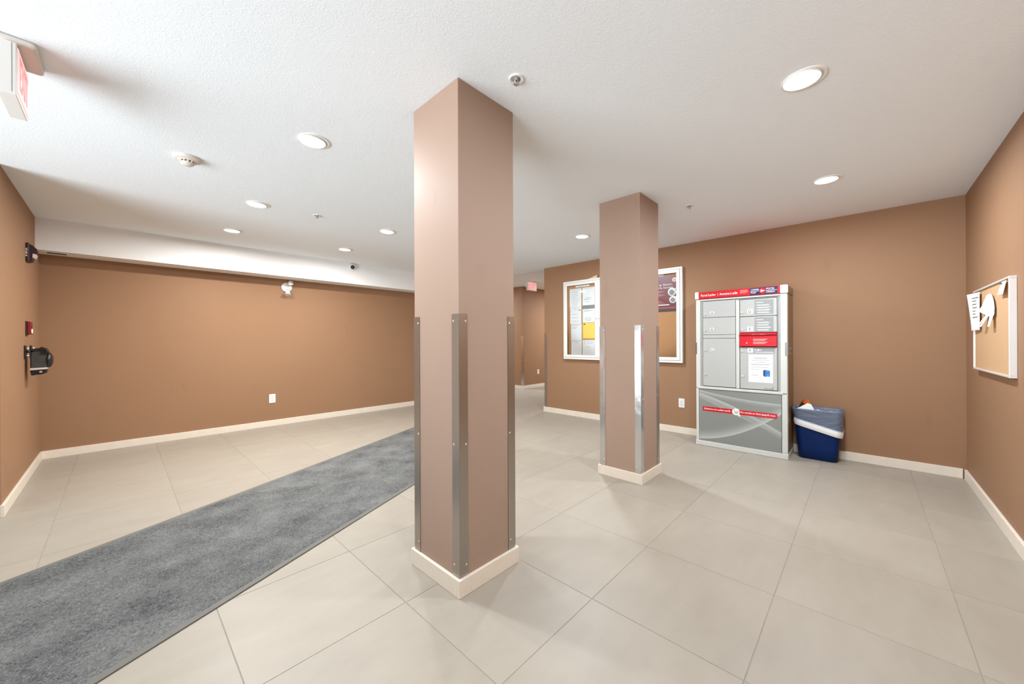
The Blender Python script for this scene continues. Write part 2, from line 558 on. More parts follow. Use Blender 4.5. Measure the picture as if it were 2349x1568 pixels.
# ------------------------------------------------------------------ setting: ceiling, walls, soffit
struct('ceiling', B().box(XG - 0.2, 5.1, YR - 0.2, YB + 0.1, H, H + 0.30), 'ceil')
struct('ceiling_hall', B().box(5.1, XHE + 0.2, YC - 0.1, 9.2, HH, HH + 0.16), 'ceil')
struct('wall_back', B().box(XL - 0.15, 5.2, YB, YB + 0.15, 0, H), 'wall')
struct('wall_right', B().box(XG - 0.2, XM + 0.15, YR - 0.15, YR, 0, H), 'wall')
w_mail = struct('wall_far', B().box(XM, XM + 0.15, YR, YC, 0, H), 'wall')
struct('wall_left', B().box(XL - 0.15, XL, YL + 0.15, YB, 0, H).box(XG - 0.2, XL, YL, YL + 0.15, 0, H), 'wall')
struct('wall_hall_near', B().box(XM + 0.15, XHE, YC - 0.15, YC, 0, HH), 'wall')
w_hall = struct('wall_hall_back', B().box(XH, XHE, YH, YH + 0.15, 0, HH).box(XH, XH + 0.15, YH + 0.15, 9.0, 0, HH), 'wall')
struct('wall_hall_end', B().box(XHE, XHE + 0.15, YC - 0.15, YH + 0.15, 0, HH), 'wall')
struct('wall_passage_side', B().box(5.05, 5.2, YB + 0.15, 9.0, 0, HH), 'wall')
struct('wall_passage_end', B().box(5.05, XH + 0.15, 9.0, 9.15, 0, HH), 'wall')
struct('trim_soffit', B().box(XL, 5.2, YS, YB, ZS, H), 'soffit')

# glazed entrance front on the street side (outside the picture, daylight comes through it)
win = bpy.data.objects.new('window_1', None); COL.objects.link(win); win['kind'] = 'structure'
bys = [YR + 0.02, 0.6, 1.85, 3.1, YL - 0.02]
fb = B()
for y in bys: fb.box(XG - 0.05, XG, y - 0.025, y + 0.025, 0, H)
fb.box(XG - 0.05, XG, YR, YL, 0, 0.06).box(XG - 0.05, XG, YR, YL, H - 0.08, H)
obj('window_frame', fb, 'mull', win)
for a, c in zip(bys, bys[1:]):
    obj('pane', B().box(XG - 0.03, XG - 0.024, a + 0.025, c - 0.025, 0.06, H - 0.08), 'glass', win)

# baseboards
def bb(name, parts):
    b = B()
    for p in parts: b.box(*p, 0, HB, 0.0025, 2)
    return struct(name, b, 'base')
bb('baseboard_back', [(XL, 5.2, YB - TB, YB)])
bb('baseboard_left', [(XL, XL + TB, YL - TB, YB - TB), (XG, XL, YL - TB, YL)])
bb('baseboard_far', [(XM - TB, XM, YR + TB + 0.006, YC + TB), (XM, XM + 0.3, YC, YC + TB)])
bb('baseboard_right', [(XG, XM - TB - 0.004, YR, YR + TB)])
bb('baseboard_hall', [(XH - TB, XHE, YH - TB, YH), (XH - TB, XH, YH, 9.0)])


# ------------------------------------------------------------------ pillars with steel corner guards
GW, GT, ZG = 0.052, 0.0022, 1.3296
def guard(parent, cx, cy, dx, dy, m='steel', z0=HB + 0.002, z1=ZG, bow=0.0):
    """steel angle on an outer corner (cx,cy); dx,dy = directions along the two wall faces away from the corner"""
    o = 0.0006
    ox, oy = cx - dx * o, cy - dy * o
    e = GT
    pts = [(ox - dx * e, oy - dy * e), (ox + dx * GW, oy - dy * e), (ox + dx * GW, oy), (ox, oy), (ox, oy + dy * GW), (ox - dx * e, oy + dy * GW)]
    g = obj('corner_guard', B().prism(pts, 'z', z0, z1, 0.0006), m, parent)
    for z in (z0 + 0.05, (z0 + z1) / 2, z1 - 0.035):
        for k in (0, 1):
            rb = B()
            if k == 0:
                p = Vector((ox + dx * (GW - 0.013), oy - dy * e, z)); n = Vector((0, -dy, 0))
            else:
                p = Vector((ox - dx * e, oy + dy * (GW - 0.013), z)); n = Vector((-dx, 0, 0))
            rb.cyl(p, p + n * 0.0025, 0.0065, 0.004, 14)
            obj('rivet', rb, 'rivet', g)
    return g


def pillar(name, x, y, a, b, label, mats):
    p = thing(name, label, 'pillar', (0, 0, 0)); p['kind'] = 'structure'
    obj('shaft', B().box(x, x + a, y, y + b, 0, H, 0.002, 1), 'pillar', p)
    t = TB
    bd = B()
    for q in ((x - t, x + a + t, y - t, y), (x - t, x + a + t, y + b, y + b + t), (x - t, x, y, y + b), (x + a, x + a + t, y, y + b)):
        bd.box(*q, 0, HB, 0.0025, 2)
    obj('base_trim', bd, 'base', p)
    guard(p, x, y, 1, 1, mats[0]); guard(p, x, y + b, 1, -1, mats[1]); guard(p, x + a, y, -1, 1, mats[2]); guard(p, x + a, y + b, -1, -1, mats[1])
    return p
pillar('pillar', 1.097, 1.383, 0.3789, 0.3809, 'nearest brown square pillar with steel corner guards beside the grey mat', ('steel', 'steel', 'steel'))
pillar('pillar', 2.9924, 1.3562, 0.3789, 0.3809, 'farther brown square pillar with steel corner guards in front of the noticeboard', ('bright', 'bright', 'steel'))
guard(w_mail, XM, YC, 1, -1, 'steel')
guard(w_hall, XH, YH, 1, 1, 'bright')

# ------------------------------------------------------------------ floor mat
A = math.radians(23.9)
mat_o = thing('floor_mat', 'long charcoal grey carpet runner mat lying across the tiles', 'mat', (0, 0, 0), A)
S0, S1, N0, N1 = 0.25, 4.98, 1.82, 3.035
mb = B()
bmx = mb.bm
nx, ny = 470, 122
rim = 0.032
vv = []
for i in range(nx + 1):
    row = []
    for j in range(ny + 1):
        x = S0 + rim + (S1 - S0 - 2 * rim) * i / nx
        y = N0 + rim + (N1 - N0 - 2 * rim) * j / ny
        z = 0.0085 + 0.0022 * noise.noise((x * 42, y * 42, 0)) + 0.0012 * noise.noise((x * 110, y * 110, 3))
        if i in (0, nx) or j in (0, ny): z = 0.006
        row.append(bmx.verts.new((x, y, z)))
    vv.append(row)
for i in range(nx):
    for j in range(ny):
        f = bmx.faces.new((vv[i][j], vv[i + 1][j], vv[i + 1][j + 1], vv[i][j + 1])); f.smooth = True
obj('carpet_pile', mb, 'carpet', mat_o)
eb = B()
r = rim + 0.002
for (x0, x1, y0, y1) in ((S0, S1, N0, N0 + r), (S0, S1, N1 - r, N1), (S0, S0 + r, N0 + r, N1 - r), (S1 - r, S1, N0 + r, N1 - r)):
    eb.box(x0, x1, y0, y1, 0.0004, 0.0066, 0.002, 2)
eb.box(S0 + r, S1 - r, N0 + r, N1 - r, 0.0004, 0.003)
obj('rubber_border', eb, 'rubber', mat_o)

# ------------------------------------------------------------------ ceiling downlights
off = (-math.sin(yaw) * 0.012, math.cos(yaw) * 0.012)
LG = 'recessed ceiling downlights'
DIM = [1.0, 0.88, 0.95, 0.65, 0.75, 1.0, 1.0, 1.3]      # how bright each lamp runs
DL = [(0.831, 2.461, 'lit round ceiling downlight next to the smoke detector'),
      (0.862, 3.952, 'lit round ceiling downlight in the middle of the row of three above the mat'),
      (0.870, 5.070, 'lit round ceiling downlight closest to the soffit in the row of three'),
      (2.084, 3.883, 'lit round ceiling downlight beside the near pillar, farther from the security camera'),
      (2.088, 5.036, 'lit round ceiling downlight just above the white security camera'),
      (2.246, 0.204, 'largest lit round downlight, over the open tiles between camera and locker'),
      (3.778, 0.201, 'lit round ceiling downlight in front of the parcel locker'),
      (3.786, 2.415, 'lit round ceiling downlight in front of the glazed noticeboard')]
def downlight_parts(t):
    obj('trim_ring', B().lathe([(0.066, 0.0), (0.066, -0.004), (0.086, -0.005), (0.090, -0.003), (0.090, 0.0)], 48), 'trim', t)
    g = B().lathe([(0.074, 0.0), (0.077, -0.007), (0.0755, -0.0095), (0.0725, -0.0095), (0.070, -0.004), (0.070, 0)], 48, Matrix.Translation((off[0], off[1], 0)))
    obj('gimbal_ring', g, 'trim', t)
    obj('lens', B().lathe([(0.0, -0.0062), (0.0715, -0.0062), (0.0715, -0.003), (0.0, -0.003)], 40, Matrix.Translation((off[0], off[1], 0))), 'lens', t)
d0 = None
for (x, y, lab), dim in zip(DL, DIM):
    if d0 is None:
        d0 = thing('downlight', lab, 'ceiling light', (x, y, H), 0, LG)
        downlight_parts(d0); t = d0
    else:
        t = d0.copy(); COL.objects.link(t); t.location = (x, y, H); t['label'] = lab
        for ch in list(d0.children):
            if ch.type == 'LIGHT': continue
            c = ch.copy(); COL.objects.link(c); c.parent = t
    area('lamp', (off[0], off[1], -0.018), (0, 0, 0), 0.13, 0.13, LAMP_W * dim, LAMP_WARM if y > 3 else LAMP_C, 'DISK', math.radians(178), t)
# unseen lamps added to light the near pillar, hall and side passage
for x, y, lab in ((0.72, 0.2, 'added round downlight in the ceiling straight above the viewpoint'), (8.3, 4.9, 'added round downlight in the hall ceiling behind the noticeboard wall'), (6.1, 7.7, 'added round downlight in the side passage ceiling beyond the soffit')):
    t = thing('added_downlight', lab, 'ceiling light', (x, y, HH if x > 5.1 else H), 0, 'added ceiling lights out of the picture')
    obj('trim_ring', B().lathe([(0.066, 0.0), (0.066, -0.004), (0.086, -0.005), (0.090, -0.003), (0.090, 0.0)], 32), 'trim', t)
    obj('lens', B().lathe([(0.0, -0.0062), (0.066, -0.0062), (0.066, -0.003), (0.0, -0.003)], 32), 'lens', t)
    area('lamp', (0, 0, -0.018), (0, 0, 0), 0.13, 0.13, LAMP_W * (2.6 if x > 5 else 0.6), LAMP_C, 'DISK', math.radians(178), t)

# ------------------------------------------------------------------ sprinklers, smoke detector
def sprinkler(x, y, lab):
    t = thing('sprinkler', lab, 'sprinkler', (x, y, H), 0, 'ceiling sprinkler heads')
    obj('escutcheon', B().lathe([(0.018, 0.0), (0.020, -0.002), (0.032, -0.006), (0.037, -0.004), (0.038, 0.0)], 32), 'trim', t)
    obj('cup', B().lathe([(0.0, -0.001), (0.019, -0.001), (0.020, -0.0025), (0.0, -0.003)], 24), 'alug', t)
    obj('body', B().cyl((0, 0, -0.002), (0, 0, -0.008), 0.010, 0.008, 16), 'rivet', t)
    fb = B()
    for s in (-1, 1):
        fb.cyl((s * 0.010, 0, -0.007), (s * 0.012, 0, -0.015), 0.0022, n=8).cyl((s * 0.012, 0, -0.015), (0, 0, -0.024), 0.0022, n=8)
    obj('frame_arms', fb, 'rivet', t)
    obj('bulb', B().cyl((0, 0, -0.008), (0, 0, -0.022), 0.0024, n=10), 'maroon', t)
    db = B().lathe([(0.0, -0.024), (0.010, -0.024), (0.010, -0.0255), (0.0, -0.0255)], 20)
    for k in range(10):
        a = 2 * PI * k / 10
        c, s = math.cos(a), math.sin(a)
        db.prism([(0.009 * c - 0.002 * s, 0.009 * s + 0.002 * c), (0.009 * c + 0.002 * s, 0.009 * s - 0.002 * c), (0.016 * c + 0.003 * s, 0.016 * s - 0.003 * c), (0.016 * c - 0.003 * s, 0.016 * s + 0.003 * c)], 'z', -0.0255, -0.024)
    obj('deflector', db, 'rivet', t)
sprinkler(1.297, 1.192, 'chrome sprinkler head in the ceiling close to the near pillar top')
sprinkler(1.337, 3.892, 'small sprinkler head in the ceiling between downlights above the mat')
sprinkler(3.625, 1.169, 'small sprinkler head in the ceiling behind the farther pillar')

t = thing('smoke_detector', 'round cream smoke detector on the ceiling with dark vents', 'smoke detector', (0.318, 3.30, H))
obj('base_plate', B().lathe([(0.0, 0.0), (0.075, 0.0), (0.077, -0.006), (0.072, -0.014), (0.060, -0.020), (0.0, -0.02)], 40), 'cream', t)
obj('vents', B().lathe([(0.0, -0.02), (0.040, -0.02), (0.036, -0.034), (0.0, -0.034)], 32), 'shadowhole', t)
rb = B()
for k in range(12):
    a = 2 * PI * k / 12
    rb.cyl((0.042 * math.cos(a), 0.042 * math.sin(a), -0.018), (0.037 * math.cos(a), 0.037 * math.sin(a), -0.036), 0.005, n=8)
obj('vent_ribs', rb, 'cream', t)
obj('cone', B().lathe([(0.058, -0.018), (0.046, -0.026), (0.0, -0.026)], 40), 'cream', t)
obj('cap', B().lathe([(0.0, -0.033), (0.039, -0.033), (0.037, -0.040), (0.026, -0.050), (0.0, -0.054)], 32), 'cream', t)

# ------------------------------------------------------------------ exit signs
def exit_sign(lab, loc, rz, ln, ht, th, drop, canopy, both=False):
    """local: face along x, read from -y; loc = ceiling point above its centre"""
    t = thing('exit_sign', lab, 'exit sign', loc, rz, 'exit signs')
    if canopy == 'round':
        obj('canopy', B().lathe([(0.0, 0.0), (0.075, 0.0), (0.072, -0.012), (0.05, -0.018), (0.0, -0.018)], 32), 'white', t)
    else:
        x0, x1, y0, y1 = canopy
        obj('canopy', B().box(x0, x1, y0, y1, -0.03, -0.0005, 0.014, 4), 'cream', t)
    obj('stem', B().box(-0.06, 0.06, -th * 0.35, th * 0.35, -drop - 0.004, -0.017), 'white', t)
    z1 = -drop; z0 = z1 - ht
    h = B().box(-ln / 2, ln / 2, -th / 2, th / 2, z0, z1, 0.004, 2)
    hs = obj('housing', h, 'white', t)
    for x in (-ln / 2 - 0.0008, ln / 2):
        obj('end_groove', B().box(x, x + 0.0008, -th * 0.28, -th * 0.24, z0 + 0.01, z1 - 0.004), 'alug', hs)
    obj('face', B().box(-ln / 2 + 0.012, ln / 2 - 0.012, -th / 2 - 0.003, -th / 2 + 0.001, z0 + 0.016, z1 - 0.014, 0.001, 1), 'exitf', t)
    obj('lettering', text_b('EXIT', ht * 0.62, -th / 2 - 0.003, 0, z0 + ht * 0.2, ln * 0.72, 'CENTER', 0.012, 0.001), 'exitr', t)
    return t
# seen from its end, face towards +X
exit_sign('exit sign hanging from ceiling seen almost edge on, nearest the entrance', (-0.306, 2.60, H), R_LEFT, 0.262, 0.21, 0.052, 0.035, (-0.115, 0.12, -0.075, 0.06))
exit_sign('small pink exit sign hanging in the hall beyond the noticeboard wall', (6.50, 5.53, HH), 0, 0.31, 0.20, 0.05, 0.022, 'round')

# ------------------------------------------------------------------ outlets
def outlet(lab, loc, rz, wide=0.074, hi=0.118):
    t = thing('wall_outlet', lab, 'outlet', loc, rz, 'white wall outlets')
    obj('cover_plate', B().box(-wide / 2, wide / 2, -0.006, 0.0, -hi / 2, hi / 2, 0.002, 2), 'white', t)
    for s in (-1, 1):
        f = obj('socket', B().box(-0.017, 0.017, -0.008, -0.005, s * 0.02 - 0.014, s * 0.02 + 0.014, 0.003, 2), 'white', t)
        obj('slots', B().box(-0.008, -0.0055, -0.0086, -0.0078, s * 0.02 - 0.004, s * 0.02 + 0.006).box(0.0055, 0.008, -0.0086, -0.0078, s * 0.02 - 0.004, s * 0.02 + 0.006).box(-0.002, 0.002, -0.0086, -0.0078, s * 0.02 - 0.011, s * 0.02 - 0.007), 'black', f)
    obj('screw', B().cyl((0, -0.0055, 0), (0, -0.0085, 0), 0.0035, n=12), 'rivet', t)
outlet('white outlet low on the long brown wall below the soffit', (1.507, YB, 0.394), R_BACK, 0.080, 0.125)
outlet('white outlet on the wall between farther pillar and parcel locker', (XM, 1.716, 0.391), R_MAIL)
outlet('small white outlet low on the hall wall beyond the passage corner', (7.56, YH, 0.40), R_BACK)

# ------------------------------------------------------------------ security camera on the soffit
t = thing('security_camera', 'small white turret camera with black lens on the soffit face', 'camera', (2.531, YS, 2.388), R_BACK)
Tm = Matrix.Rotation(PI / 2, 4, 'X')
obj('base', B().lathe([(0.0, 0.0), (0.055, 0.0), (0.055, 0.012), (0.048, 0.022), (0.0, 0.024)], 32, Tm), 'white', t)
dirc = Vector((-0.30, -0.86, -0.35)).normalized()
q = dirc.to_track_quat('Z', 'Y').to_matrix().to_4x4()
Tb = Matrix.Translation((0.0, -0.036, -0.004)) @ q
obj('turret', B().lathe([(0.0, -0.04), (0.025, -0.036), (0.042, -0.02), (0.047, 0.0), (0.044, 0.018), (0.034, 0.030), (0.0, 0.030)], 32, Tb), 'white', t)
ln = obj('lens', B().lathe([(0.0, 0.0315), (0.028, 0.0312), (0.033, 0.029), (0.033, 0.026)], 28, Tb), 'black', t)
obj('lens_glass', B().lathe([(0.0, 0.035), (0.007, 0.034), (0.011, 0.0315), (0.0, 0.0310)], 20, Tb), 'dark', ln)

# ------------------------------------------------------------------ emergency lamp heads on the back wall
t = thing('emergency_light', 'white twin head emergency lamp on the wall under the soffit', 'emergency light', (1.695, YB, 2.005), R_BACK)
obj('base_disc', B().lathe([(0.0, 0.0), (0.070, 0.0), (0.070, 0.012), (0.062, 0.020), (0.0, 0.022)], 40, Tm), 'white', t)
def lamp_head(p, d, L, r0, r1):
    d = Vector(d).normalized()
    q = d.to_track_quat('Z', 'Y').to_matrix().to_4x4()
    T = Matrix.Translation(p) @ q
    hd = obj('lamp_head', B().lathe([(0.0, 0.0), (r0, 0.0), (r0 * 1.02, L * 0.4), (r1, L * 0.95), (r1 * 0.93, L), (r1 * 0.85, L * 0.93), (0, L * 0.93)], 28, T), 'white', t)
    obj('lamp_lens', B().lathe([(0.0, L * 0.97), (r1 * 0.83, L * 0.965), (r1 * 0.83, L * 0.93), (0.0, L * 0.93)], 24, T), 'lensc', hd)
    obj('swivel', B().cyl(Vector((p[0], -0.018, p[2] * 0.8)), Vector(p), 0.010, n=12), 'white', t)
lamp_head((0.018, -0.05, 0.045), (0.25, -0.8, 0.25), 0.055, 0.024, 0.034)
lamp_head((0.012, -0.05, -0.042), (-0.22, -0.35, -0.80), 0.085, 0.022, 0.042)

# ------------------------------------------------------------------ vent slot in the soffit underside
t = thing('soffit_vent', 'small dark vent grille in the soffit underside near the wall corner', 'vent', (-0.44, 6.02, ZS))
obj('frame', B().box(-0.075, 0.075, -0.055, -0.045, -0.004, 0, 0.001).box(-0.075, 0.075, 0.045, 0.055, -0.004, 0, 0.001).box(-0.075, -0.065, -0.045, 0.045, -0.004, 0, 0.001).box(0.065, 0.075, -0.045, 0.045, -0.004, 0, 0.001), 'soffit', t)
obj('opening', B().box(-0.065, 0.065, -0.045, 0.045, -0.0012, -0.0004), 'shadowhole', t)
for k in range(4):
    y = -0.036 + k * 0.024
    obj('slat', B().prism([(y - 0.006, -0.0015), (y + 0.004, -0.0015), (y + 0.006, -0.0035), (y - 0.004, -0.0035)], 'x', -0.065, 0.065), 'dark', t)

# ------------------------------------------------------------------ fire alarm strobe and pull station (short wall)
t = thing('fire_strobe', 'dark maroon fire alarm strobe with FIRE lettering high on the wall', 'alarm', (XL, 5.41, 2.005), R_LEFT)
obj('back_box', B().box(-0.06, 0.06, -0.022, 0, -0.083, 0.083, 0.006, 2), 'maroon', t)
hb = B().prism([(0.0, 0.08), (-0.035, 0.066), (-0.062, 0.035), (-0.066, 0.0), (-0.050, -0.03), (-0.038, -0.055), (-0.032, -0.078), (0.0, -0.08)], 'x', -0.055, 0.055, 0.003)
obj('horn', hb, 'maroon', t)
obj('strobe_lens', B().prism([(-0.036, -0.005), (-0.062, -0.012), (-0.058, -0.035), (-0.046, -0.052), (-0.034, -0.045)], 'x', -0.0585, 0.03, 0.004), 'lensc', t)
# FIRE up the side that faces into the room
fb = text_b('FIRE', 0.014, 0, 0, 0, 0.075, 'CENTER', 0.01, 0.0006)
bmesh.ops.transform(fb.bm, matrix=Matrix.Translation((-0.0602, -0.011, 0.0)) @ Matrix.Rotation(-PI / 2, 4, 'Z') @ Matrix.Rotation(-PI / 2, 4, 'Y'), verts=fb.bm.verts)
obj('lettering', fb, 'print_w', t)
t = thing('pull_station', 'small red fire alarm pull station above the black wall device', 'alarm', (XL, 5.38, 1.333), R_LEFT)
obj('back_plate', B().box(-0.05, 0.05, -0.010, 0, -0.062, 0.062, 0.003, 2), 'maroon', t)
fc = obj('front', B().box(-0.047, 0.047, -0.030, -0.010, -0.055, 0.058, 0.004, 2), 'fire', t)
obj('pull_handle', B().box(-0.032, 0.032, -0.034, -0.0295, -0.044, -0.006, 0.003, 2), 'print_w', t)
obj('handle_recess', B().box(-0.036, 0.036, -0.0308, -0.0295, -0.048, 0.03), 'maroon', fc)

# ------------------------------------------------------------------ black wall-mounted device on a bracket rail
t = thing('wall_device', 'black ribbed device with a round disc on a bolted wall bracket', 'fixture', (XL, 5.28, 1.062), R_LEFT)
def bplate(x):
    p = obj('bracket_plate', B().box(x - 0.03, x + 0.03, -0.010, 0, 0.005, 0.118, 0.002), 'black', t)
    for z in (0.030, 0.092):
        obj('bolt', B().cyl((x - 0.012, -0.009, z), (x - 0.012, -0.026, z), 0.009, n=6), 'rivet', p)
bplate(0.0); bplate(0.30)
obj('support_arm', B().cyl((0.0, -0.010, 0.065), (0.06, -0.060, 0.065), 0.011, n=14), 'black', t)
def part(name, pts, m, x0, x1, bev):
    return obj(name, B().prism(pts, 'x', x0, x1, bev), m, t)
part('body', [(-0.034, 0.070), (-0.100, 0.078), (-0.118, 0.055), (-0.124, -0.02), (-0.118, -0.115), (-0.108, -0.135), (-0.044, -0.142), (-0.030, -0.12), (-0.028, 0.02)], 'greyblk', 0.0, 0.13, 0.010)
part('hood', [(-0.040, 0.066), (-0.040, 0.088), (-0.095, 0.100), (-0.114, 0.096), (-0.130, 0.060), (-0.120, 0.050), (-0.108, 0.078)], 'black', -0.006, 0.136, 0.004)
for k in range(3):
    y = -0.090 - 0.012 * k
    part('rib', [(y + 0.003, 0.050), (y + 0.003, 0.106 - 0.006 * k), (y - 0.003, 0.104 - 0.009 * k), (y - 0.004, 0.036)], 'black', -0.010, 0.140, 0.0014)
obj('dial_disc', B().lathe([(0.0, 0.0), (0.066, 0.0), (0.070, 0.006), (0.060, 0.020), (0.034, 0.030), (0.0, 0.033)], 36, Matrix.Translation((0.065, -0.122, -0.012)) @ Matrix.Rotation(PI / 2, 4, 'X')), 'black', t)
obj('lower_band', B().prism([(-0.029, -0.080), (-0.1235, -0.076), (-0.1225, -0.092), (-0.029, -0.098)], 'x', -0.003, 0.133, 0.0015), 'alub', t)
obj('lower_cap', B().prism([(-0.029, -0.098), (-0.121, -0.092), (-0.116, -0.128), (-0.036, -0.146)], 'x', -0.003, 0.133, 0.004), 'black', t)
obj('key_cover', B().cyl((-0.002, -0.088, -0.114), (-0.010, -0.088, -0.114), 0.011, 0.008, 14), 'rivet', t)

# ------------------------------------------------------------------ parcel locker
LX, LY = 4.585, 1.413
LW, LD, LH = 0.857, 0.395, 1.75
t = thing('parcel_locker', 'tall grey parcel locker with lettered doors and red header against the wall', 'parcel locker', (LX, LY, 0), R_MAIL)
# cabinet: hollow shell so that the doors sit in their recess
cb = B()
cb.box(0.0, 0.052, 0.012, LD, 0.06, 1.668, 0.006, 2).box(LW - 0.052, LW, 0.012, LD, 0.06, 1.668, 0.006, 2)
cb.box(0.05, LW - 0.05, 0.05, LD - 0.002, 0.06, 1.668)
obj('cabinet_shell', cb, 'lkf', t)
obj('side_panel', B().box(LW - 0.0006, LW + 0.0012, 0.030, LD - 0.002, 0.062, 1.664, 0.0004, 1), 'side_brown', t, label='brown side')  # thin brown skin over the grey shell side, same brown on the header
obj('plinth', B().box(-0.004, LW + 0.004, -0.003, LD, 0.0, 0.058, 0.006, 3), 'lkf', t)
obj('frame_post', B().box(0.002, 0.050, -0.002, 0.03, 0.66, 1.668, 0.005, 2), 'lkf', t)
obj('frame_post', B().box(LW - 0.060, LW - 0.002, -0.002, 0.03, 0.66, 1.668, 0.005, 2), 'lkf', t)
obj('frame_rail', B().box(0.05, LW - 0.06, -0.002, 0.03, 1.648, 1.668, 0.003, 2), 'lkf', t)
obj('frame_rail', B().box(0.02, LW - 0.035, -0.006, 0.03, 0.648, 0.676, 0.004, 2), 'lkf', t)
obj('inner_frame', B().box(0.053, 0.063, 0.004, 0.03, 0.678, 1.645, 0.002).box(0.066, 0.072, 0.007, 0.03, 0.678, 1.64, 0.002).box(0.775, 0.782, 0.007, 0.03, 0.678, 1.64, 0.002).box(0.785, 0.795, 0.004, 0.03, 0.678, 1.645, 0.002).box(0.053, 0.795, 0.008, 0.03, 1.636, 1.643, 0.002), 'lk', t)
obj('centre_post', B().box(0.404, 0.438, 0.002, 0.03, 0.680, 1.634, 0.004, 2), 'lkf', t)
obj('recess_back', B().box(0.052, 0.797, 0.026, 0.052, 0.676, 1.648), 'lkd', t)
# header
obj('header_panel', B().box(0.034, 0.80, -0.012, LD - 0.01, 1.671, 1.748, 0.003, 2), 'red', t)
obj('corner_cap', B().box(-0.006, 0.036, -0.014, LD - 0.005, 1.668, 1.753, 0.008, 3), 'lkw', t)
obj('corner_cap', B().box(0.798, LW + 0.006, -0.014, 0.022, 1.668, 1.753, 0.008, 3), 'lkw', t)
obj('header_side', B().box(0.79, LW + 0.004, 0.018, LD - 0.005, 1.669, 1.750, 0.006, 2), 'side_brown', t, label='brown side of the header')
obj('header_lettering', text_b('Parcel Locker  |  Armoire \u00e0 colis', 0.026, -0.012, 0.060, 1.697, 0.365, 'LEFT', 0.022, 0.0006), 'print_w', t)
pl = B()
for k, w in enumerate((0.068, 0.074, 0.070, 0.058)):
    pl.box(0.448, 0.448 + w, -0.0127, -0.0115, 1.729 - k * 0.0095, 1.7335 - k * 0.0095)
obj('small_print', pl, 'pred', t)
em = obj('post_emblem', B().box(0.538, 0.779, -0.0132, -0.011, 1.676, 1.744), 'navy', t)
obj('divider_line', B().box(0.541, 0.776, -0.0139, -0.0128, 1.7085, 1.7115), 'print_w', em)
for s, x, z, w, al in (('CANADA', 0.621, 1.7185, 0.072, 'RIGHT'), ('POST', 0.596, 1.687, 0.047, 'RIGHT'), ('POSTES', 0.682, 1.7185, 0.070, 'LEFT'), ('CANADA', 0.682, 1.687, 0.076, 'LEFT')):
    obj('emblem_lettering', text_b(s, 0.0165, -0.0132, x, z, w, al, 0.02, 0.0006), 'print_w', em)
obj('emblem_disc', B().cyl((0.651, -0.0128, 1.710), (0.651, -0.0146, 1.710), 0.0285, n=36), 'red', em)
wing = B()
wing.prism([(0.632, 1.724), (0.672, 1.710), (0.632, 1.696), (0.640, 1.7085), (0.658, 1.710), (0.640, 1.7115)], 'y', -0.0152, -0.0145)
wing.prism([(0.634, 1.7098), (0.6455, 1.7098), (0.637, 1.7055), (0.636, 1.7055)], 'y', -0.0152, -0.0145)
obj('emblem_wing', wing, 'print_w', em)

# doors
def lock(parent, x, z):
    b = B().cyl((x, 0.008, z), (x, -0.006, z), 0.0095, 0.0088, 20)
    lk = obj('lock', b, 'alub', parent)
    obj('lock', B().box(x - 0.0012, x + 0.0012, -0.0067, -0.0055, z - 0.006, z + 0.006), 'black', parent).name = 'keyway'
def letter(parent, s, x, z, plate):
    if plate == 'round':
        obj('letter_plate', B().cyl((x, 0.004, z), (x, 0.0012, z), 0.021, n=28), 'lkw', parent)
    else:
        obj('letter_plate', B().box(x - 0.024, x + 0.026, 0.0012, 0.004, z - 0.024, z + 0.024), 'lkw', parent)
    obj('letter', text_b(s, 0.026, 0.0012, x, z - 0.013, None, 'CENTER', 0.004, 0.0005), 'print_k', parent)
def fine_print(parent, x0, x1, z0, z1, rows, y, m='print_w', bullets=True):
    b = B()
    b.box(x0, x0 + (x1 - x0) * 0.45, y - 0.0005, y, z1 - 0.009, z1 - 0.002)
    dz = (z1 - z0 - 0.018) / rows
    for k in range(rows):
        zz = z1 - 0.018 - dz * (k + 0.5)
        if bullets: b.box(x0, x0 + 0.006, y - 0.0005, y, zz - 0.001, zz + 0.005)
        for q in range(2):
            w = (x1 - x0 - 0.014) * random.uniform(0.75, 1.0)
            b.box(x0 + 0.012, x0 + 0.012 + w, y - 0.0005, y, zz - 0.002 - q * 0.0075, zz + 0.0015 - q * 0.0075)
    return obj('fine_print', b, m, parent)
DOORS = {'A': (0.075, 0.400, 1.457, 1.636, 0.171, 1.503, 0.099), 'B': (0.075, 0.400, 1.262, 1.453, 0.171, 1.320, 0.099),
         'C': (0.075, 0.400, 0.684, 1.218, 0.172, 1.093, 0.1005), 'D': (0.443, 0.771, 1.452, 1.630, 0.536, 1.502, 0.465),
         'E': (0.443, 0.771, 1.282, 1.447, 0.537, 1.318, 0.465), 'F': (0.443, 0.771, 0.684, 1.124, 0.538, 1.091, 0.4655)}
DO = {}
for k, (x0, x1, z0, z1, lx, lz, kx) in DOORS.items():
    d = obj('door', B().box(x0, x1, 0.004, 0.024, z0, z1, 0.003, 2), 'lk', t)
    DO[k] = d
    letter(d, k, lx, lz, 'round' if k in 'ABC' else 'square')
    lock(d, kx, lz - 0.008)
lock(DO['C'], 0.101, 0.813); lock(DO['F'], 0.466, 0.815)
obj('cross_rail', B().box(0.075, 0.400, 0.004, 0.024, 1.222, 1.259, 0.002), 'lk', t)
for k, z0, z1 in (('D', 1.468, 1.617), ('E', 1.287, 1.436)):
    obj('instruction_sticker', B().box(0.578, 0.742, 0.0028, 0.0042, z0, z1), 'sticker', DO[k], label='grey instruction sticker with white print')
    fine_print(DO[k], 0.590, 0.732, z0 + 0.010, z1 - 0.020, 4, 0.0028)
obj('key_sticker', B().box(0.569, 0.751, 0.0028, 0.0042, 1.064, 1.118), 'sticker', DO['F'], label='grey sticker with white key symbol')
